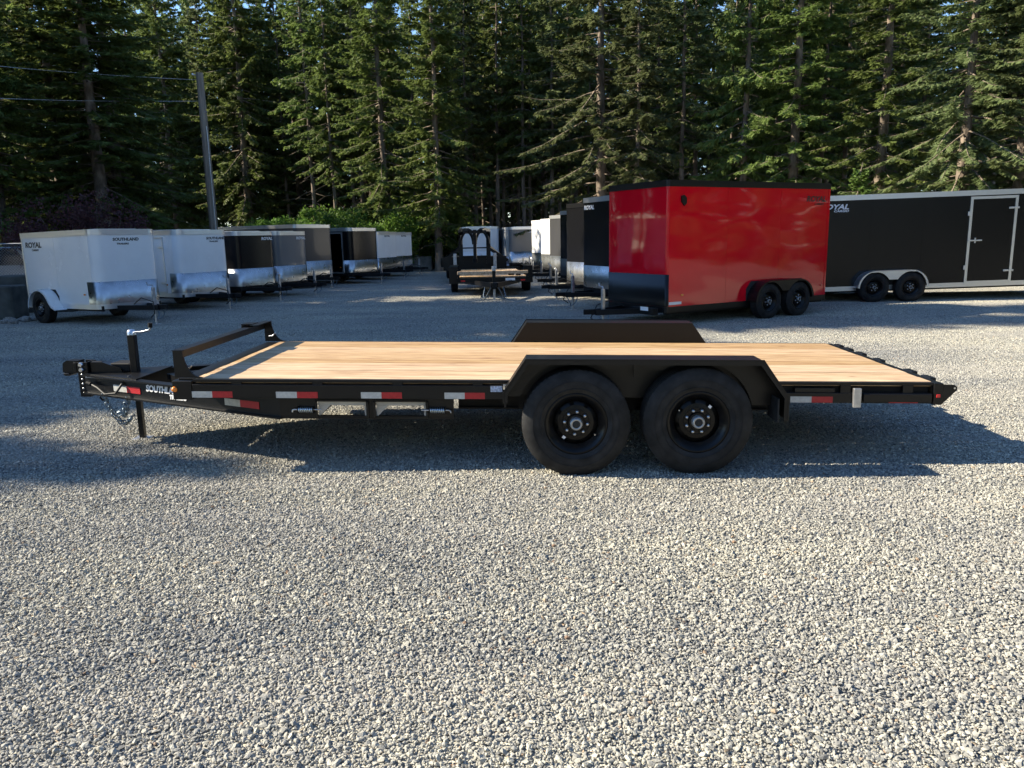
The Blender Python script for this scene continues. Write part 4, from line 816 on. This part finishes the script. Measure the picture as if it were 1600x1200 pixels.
cargo('white enclosed trailer next to the lone concrete block, last of its row', (-4.75, 35.4), -24, 3.6, 1.50, .40, 1.90, 'white', .10, gh=.5, group=GL, text=[('ROYAL', 'front', -.2, 1.75, .10, 1.3, K, .1)])
# the red one and the row behind it
red = cargo('glossy red tandem-axle enclosed trailer with black nose guard and black roof trim', (2.40, 14.85), 209.6, 4.29, 1.76, .33, 2.58, 'red', .05, trim='black', guard='blackpanel', gh=.62, axles=2, vis=1, fender='black', bottom='black', wx=-2.85,
      text=[('ROYAL', 'side', -3.60, 2.26, .15, 1.2, K, .2), ('CARGO', 'side', -3.84, 2.19, .06, 1.3, K, .2)])
part('side_vent', MB().prism([(-.30, 2.24), (-.37, 2.17), (-.42, 2.21), (-.42, 2.31), (-.36, 2.36), (-.30, 2.34)], 'y', .882, .91), 'black', red)
part('manufacturer_label', MB().box(-.36, -.06, .8835, .886, .40, .45), 'decal_w', red)
part('registration_plate', MB().box(.20, .205, .40, .62, .29, .36), 'decal_w', red)
part('cable_tray', MB().box(.07, .20, .1, .75, .22, .34, .004), 'black_dull', red)
ROW = [((2.14, 17.95), 202, 2.0, 2.50, 'blackpanel', 'alu', 'alu_flat', 'tall black enclosed trailer next behind the red one, lettered near its roof'),
       ((1.93, 20.7), 203, 1.9, 2.47, 'blackpanel', 'alu', 'black', 'plain black enclosed trailer with black roof trim, second behind the red one'),
       ((1.93, 23.6), 203, 1.85, 2.37, 'blackpanel', 'charcoal', 'alu_flat', 'black enclosed trailer with dark nose guard, standing before the grey one in the row'),
       ((1.80, 27.2), 204, 1.85, 2.33, 'charcoal', 'alu', 'alu_flat', 'dark grey enclosed trailer in the row between the black and white ones'),
       ((1.58, 30.1), 202, 1.85, 2.27, 'white', 'alu', 'white', 'white enclosed trailer standing next to the dark grey one in the row'),
       ((1.30, 33.0), 202, 1.85, 2.27, 'white', 'alu', 'white', 'sunlit white enclosed trailer at the far end of the row')]
for i, (p, a, W, z1, paint, gd, tr, lb) in enumerate(ROW):
    cargo(lb, p, a, 4.3, W, .42, z1, paint, .08, trim=tr, guard=gd, gh=.55, axles=2 if i < 3 else 1, vis=1, group=GR, text=[('ROYAL', 'front', -.92, 2.27, .13, 1.2, WH, .15)] if i == 0 else None)
cargo('long black tandem-axle enclosed trailer with silver-framed side door and silver trim', (13.35, 19.38), -1.2, 7.35, 2.40, .36, 2.45, 'blackpanel', .10, trim='alu_flat', gh=.6, axles=2, tl=.018, door=(-2.62, -1.66, 'closed', .06), wx=-4.42, bottom='alu_flat',
      text=[('ROYAL', 'side', -6.13, 2.19, .155, 1.35, WH, .25), ('CARGO', 'side', -5.80, 2.12, .065, 1.5, WH, .25)])
cargo('grey enclosed trailer facing the yard beside the dark forest edge', (.80, 36.3), -82, 4.3, 1.60, .42, 2.05, 'greypanel', .15, gh=.55, text=[('SOUTHLAND', 'front', .05, 1.82, .12, 1.1, 'sticker', .1)], door=(-1.6, -.8, 'closed', .04))
cargo('white enclosed trailer parked behind the black gooseneck trailer', (-1.42, 38.5), -85, 4.3, 1.85, .46, 2.12, 'white', .10, gh=.5, guard='white')

# ------------------------------------------------------------------ second flatbed (nose towards the yard) and the gooseneck behind it
def small_flatbed():
    t = thing('flatbed_trailer', 'small black car-hauler with lit plank deck, nose pointing out from the gooseneck trailer', 'trailer', (-.48, 21.9, 0), R(-87))
    P = lambda n, mb_, m: part(n, mb_, m, t)
    for i in range(11): P('plank', MB().box(-4.9, 0, -.93 + i * .17, -.93 + i * .17 + .164, .56, .595, .004), 'wood')
    P('bump_rail', MB().box(.0, .09, -.99, .99, .66, .74, .004), 'wood')
    for s in (-1, 1):
        P('rail_post', MB().box(.01, .08, *sorted((s * .99, s * .93)), .52, .659), 'black'); P('side_rail', MB().box(-4.9, .1, *sorted((s * .94, s * 1.0)), .44, .558), 'black')
        P('fender', MB().sheet([(-3.75, .50), (-3.55, .80), (-1.95, .80), (-1.75, .50)], .27, 'y', min(s * 1.0, s * 1.27), .01).box(-1.752, -1.74, *sorted((s * 1.0, s * 1.27)), .30, .80), 'black')
        for x in (-3.17, -2.33): wheel(t, KIT15, x, s * 1.13, .345, s, nuts=False)
        m_ = MB(); m_.beam((-.7, s * .78, .42), (1.35, s * .06, .42), .06, .12); P('tongue_beam', m_, 'black')
        P('marker_light', MB().box(.102, .112, *sorted((s * .78, s * .9)), .46, .50), 'redlens')
        P('safety_chain', MB().tube([(1.3, s * .1, .36), (1.25, s * .2, .16), (1.2, s * .26, .06), (1.05, s * .3, .12), (.95, s * .25, .33)], .016, 6), 'chainzinc')
    P('front_channel', MB().box(.001, .10, -.99, .99, .43, .557, .004), 'black'); P('registration_plate', MB().box(.1005, .106, .35, .62, .47, .54), 'decal_w')
    P('axle', MB().tube([(-3.17, -1.1, .345), (-3.17, 1.1, .345)], .04, 8).tube([(-2.33, -1.1, .345), (-2.33, 1.1, .345)], .04, 8), 'black_dull')
    P('coupler', MB().box(1.33, 1.62, -.06, .06, .36, .50, .01), 'black'); j = P('jack', MB().box(.93, 1.02, -.045, .045, .3, .86, .005), 'black')
    part('jack_leg', MB().box(.945, 1.005, -.03, .03, .012, .3).box(.90, 1.05, -.08, .08, .0, .012), 'galv', j); part('gear_cap', MB().box(.92, 1.03, -.055, .055, .78, .9, .01), 'galv', j)
    P('ratchet_strap', MB().box(-.5, -.3, .45, .62, .596, .67, .01).box(-.3, -.1, .66, .8, .596, .64, .01), 'black_dull')
small_flatbed()
def gooseneck():
    t = thing('gooseneck_trailer', 'black gooseneck trailer with tall arched neck and drop-leg jacks behind the small car-hauler', 'trailer', (-1.25, 28.3, 0), R(-87))
    P = lambda n, mb_, m: part(n, mb_, m, t)
    for s in (-1, 1):
        # each neck beam: riser, rounded top, and the arm reaching forward
        pth = [(-.15, .70), (-.15, 1.55)] + [(-.15 + .35 * (1 - math.cos(a)), 1.55 + .35 * math.sin(a)) for a in np.linspace(.2, math.pi / 2, 8)] + [(1.15, 1.93), (1.5, 1.86)]
        m_ = MB()
        for (xa, za), (xb, zb) in zip(pth[:-1], pth[1:]): m_.beam((xa, s * (.50 if xa < .4 else .5 - (xa - .4) * .30), za), (xb, s * (.50 if xb < .4 else .5 - (xb - .4) * .30), zb), .10, .15, (0, 1, 0.001))
        P('neck_beam', m_, 'black')
        arch = [(s * .50 + .47 * s * .5 * (math.cos(a) - 1), 1.42 + .46 * math.sin(a)) for a in np.linspace(0, math.pi, 14)]
        m_ = MB(); m_.tube([(.05, y, z) for y, z in arch], .06, 6); P('neck_arch', m_, 'black')
        P('side_brace', MB().beam((-.2, s * .55, 1.30), (-1.1, s * 1.15, .80), .06, .12).beam((-.2, s * .55, 1.24), (-.2, s * 1.2, .82), .06, .10), 'black')
        P('drop_leg_jack', MB().box(-.05, .07, *sorted((s * .66, s * .78)), .30, 1.10, .006), 'galv'); P('jack_foot', MB().box(-.03, .05, *sorted((s * .68, s * .76)), .012, .30).box(-.10, .12, *sorted((s * .62, s * .82)), 0, .012), 'galv')
        P('step_plate', MB().box(-.3, -.2, *sorted((s * 1.0, s * 1.24)), .62, .95, .004), 'sticker' if s > 0 else 'black')
        P('side_rail', MB().box(-7.3, -.2, *sorted((s * 1.17, s * 1.25)), .68, .84), 'black')
        for x in (-5.2, -4.2): wheel(t, KIT16, x, s * 1.05, .385, s, nuts=False)
    for z, y in ((.97, .46), (1.27, .46)): P('cross_bar', MB().box(-.12, -.02, -y, y, z, z + .045), 'black')
    P('front_plate', MB().box(-.20, -.16, -1.15, 1.15, .50, .98), 'black'); P('coupler_tube', MB().tube([(1.4, 0, .95), (1.4, 0, 1.92)], .06, 10).box(1.3, 1.5, -.4, .4, 1.80, 1.90), 'black')
    P('coupler_socket', MB().tube([(1.4, 0, .82), (1.4, 0, .95)], .085, 10), 'black_dull'); P('deck', MB().box(-7.3, -.21, -1.165, 1.165, .78, .83), 'wood')
    P('axle', MB().tube([(-5.2, -1, .385), (-5.2, 1, .385)], .05, 8).tube([(-4.2, -1, .385), (-4.2, 1, .385)], .05, 8), 'black_dull')
    for s in (-1, 1): P('frame_beam', MB().box(-7.2, -.22, *sorted((s * .5, s * .6)), .48, .68), 'black')
gooseneck()

# ------------------------------------------------------------------ concrete blocks, fence, car, rocks
M['concrete_dark'] = mat('dark_concrete', (0.075, 0.078, 0.07), 0.9, var=0.35, vscale=3, bump=0.01, bscale=14)  # darker concrete tone for the two corner blocks
def conc(name, label, x, y, rz, sx, sy, sz, group=None, m='concrete'):
    t = thing(name, label, 'concrete block', (x, y, 0), rz, group)
    part('block', MB().box(-sx / 2, sx / 2, -sy / 2, sy / 2, 0, sz, .03), m, t)
    part('lifting_loop', MB().tube([(-.1, 0, sz - .02), (-.08, 0, sz + .06), (.08, 0, sz + .06), (.1, 0, sz - .02)], .012, 6), 'galv', t)
conc('concrete_block', 'lone grey concrete block on the gravel by the green shrubs', -4.9, 41.3, .05, 1.6, .7, .72)
conc('concrete_block', 'dark concrete block at the yard corner against the white trailer', -12.35, 18.3, .12, 1.5, .75, .78, m='concrete_dark')
conc('concrete_block', 'concrete block standing behind the dark corner block', -12.1, 20.1, .05, 1.9, .75, .95, m='concrete_dark')
def rock_mesh(seed):
    rs = random.Random(seed); bm = bmesh.new(); bmesh.ops.create_icosphere(bm, subdivisions=2, radius=1)
    for v in bm.verts: v.co = Vector((v.co.x, v.co.y * .8, v.co.z * .6)) * (1 + rs.uniform(-.16, .16))
    me = bpy.data.meshes.new('rock'); bm.to_mesh(me); bm.free(); return me
RK = [rock_mesh(i) for i in range(4)]
rr_ = random.Random(4)
for i in range(34):
    x, y = rr_.uniform(-12.9, -10.7), rr_.uniform(16.95, 17.75) ; s = rr_.uniform(.05, .15)
    o = link('rock', RK[i % 4], 'rock', None, (x, y, s * .35), (0, 0, rr_.uniform(0, 6))); o.scale = (s, s, s); tag(o, 'pale grey rock in the rubble at the foot of the corner concrete block', 'rock', 'rubble by the concrete block')
def fence():
    t = thing('chain_link_fence', 'chain-link fence on dark posts behind the concrete blocks', 'fence', (-14.6, 22.5, 0), 0)
    x0, x1 = -3.5, 2.2; H = 1.75
    for x in (-3.5, -.6, 2.2): part('post', MB().tube([(x, 0, 0), (x, 0, H + .05)], .03, 8), 'black_dull', t)
    part('top_rail', MB().tube([(x0, 0, H), (x1, 0, H)], .02, 6), 'galv', t)
    m_ = MB(); d = .085; n = int((x1 - x0) / d)
    for i in range(n + 26):
        for sg in (1, -1):
            a = x0 + i * d - (H if sg > 0 else 0); p, q = (a, .02), (a + H, H - .02)
            if sg < 0: p, q = (a, H - .02), (a + H, .02)
            if q[0] < x0 or p[0] > x1: continue
            def cl(p, q, X): u = (X - p[0]) / (q[0] - p[0]); return (X, p[1] + (q[1] - p[1]) * u)
            if p[0] < x0: p = cl(p, q, x0)
            if q[0] > x1: q = cl(p, q, x1)
            m_.tube([(p[0], .004 * sg, p[1]), (q[0], .004 * sg, q[1])], .0018, 3, cap=False)
    o = part('wire_mesh', m_, 'galv', t); o['kind'] = 'stuff'
fence()
def car():
    t = thing('parked_car', 'silver car parked beyond the chain-link fence, only its roof and windows showing', 'car', (-17.2, 26.6, 0), R(8))
    prof = [(-2.3, .35), (-2.35, .8), (-2.2, 1.05), (-1.7, 1.12), (-1.0, 1.62), (.9, 1.66), (1.7, 1.2), (2.2, 1.1), (2.3, .7), (2.25, .35)]
    part('body', MB().prism([(-2.3, .35), (-2.35, .8), (-2.2, 1.06), (2.2, 1.06), (2.3, .7), (2.25, .35)], 'y', -.9, .9), 'carpaint', t)
    part('cabin_glass', MB().prism([(-1.75, 1.062), (-1.05, 1.56), (.9, 1.58), (1.65, 1.062)], 'y', -.78, .78), 'glass', t)
    part('roof', MB().box(-1.08, .95, -.80, .80, 1.582, 1.66, .03), 'carpaint', t)
    for x in (-1.08, -.1, .9): 
        for s in (-1, 1): part('pillar', MB().beam((x * 1.25, s * .80, 1.07), (x, s * .80, 1.6), .05, .09), 'carpaint', t)
    for s in (-1, 1):
        part('wing_mirror', MB().box(1.15, 1.28, *sorted((s * .92, s * 1.1)), 1.05, 1.22, .02), 'carpaint', t)
        for x in (-1.45, 1.4): wheel(t, KIT15, x, s * .82, .345, s, nuts=False)
    part('headlight', MB().box(2.2, 2.31, -.8, -.5, .78, .92, .02), 'decal_w', t); part('headlight', MB().box(2.2, 2.31, .5, .8, .78, .92, .02), 'decal_w', t)
car()
o = link('fence_stake', MB().tube([(0, 0, 0), (-.12, 0, .95)], .028, 8).box(-.05, .05, -.05, .05, 0, .02).mesh('fence_stake'), 'black_dull', None, (-11.55, 17.1, 0)); tag(o, 'short dark steel stake leaning in the rubble by the concrete block', 'stake')

# ------------------------------------------------------------------ utility pole and wires
def pole():
    Y = 36.5; x = bearing(340, Y)
    t = thing('utility_pole', 'weathered grey wooden utility pole rising behind the white and black trailers', 'pole', (x, Y, 0))
    part('pole', MB().tube([(.02, 0, -.2), (.01, 0, 4.5), (0, 0, 9.1)], .20, 14, .155), 'polewood', t)
    part('bolt', MB().tube([(-.17, -.02, 9.0), (-.3, -.02, 9.02)], .02, 6), 'galv', t)
    part('insulator', MB().lathe([(.001, .09), (.04, .07), (.05, .02), (.03, 0)], (-.3, -.02, 9.0), 'z', 10), 'decal_w', t)
    part('conduit', MB().tube([(.17, -.14, .1), (.16, -.14, 3.5), (.15, -.13, 6.8)], .03, 6), 'galv', t)
    part('step_bolt', MB().tube([(.12, -.15, 7.4), (.3, -.18, 7.42)], .014, 5), 'galv', t)
    for i, (dz, ex, ez) in enumerate(((8.8, -24, 8.1), (7.9, -24, 6.7))):
        c = [(x - .15 + (ex - x) * u, Y - 13 * u, dz + (ez - dz) * u - .25 * math.sin(math.pi * u)) for u in np.linspace(0, 1, 24)]
        o = link('overhead_wire', MB().tube(c, .008, 5).mesh('overhead_wire'), 'galv'); tag(o, ['upper thin wire running from the utility pole top to the west', 'lower thin wire running from the utility pole to the west'][i], 'wire')
    o = link('guy_wire', MB().tube([(x + .2, Y, 6.4), (x + 4.2, Y + 1.2, .05)], .006, 5).mesh('guy_wire'), 'wire'); tag(o, 'thin slanting guy wire bracing the utility pole', 'wire')
pole()
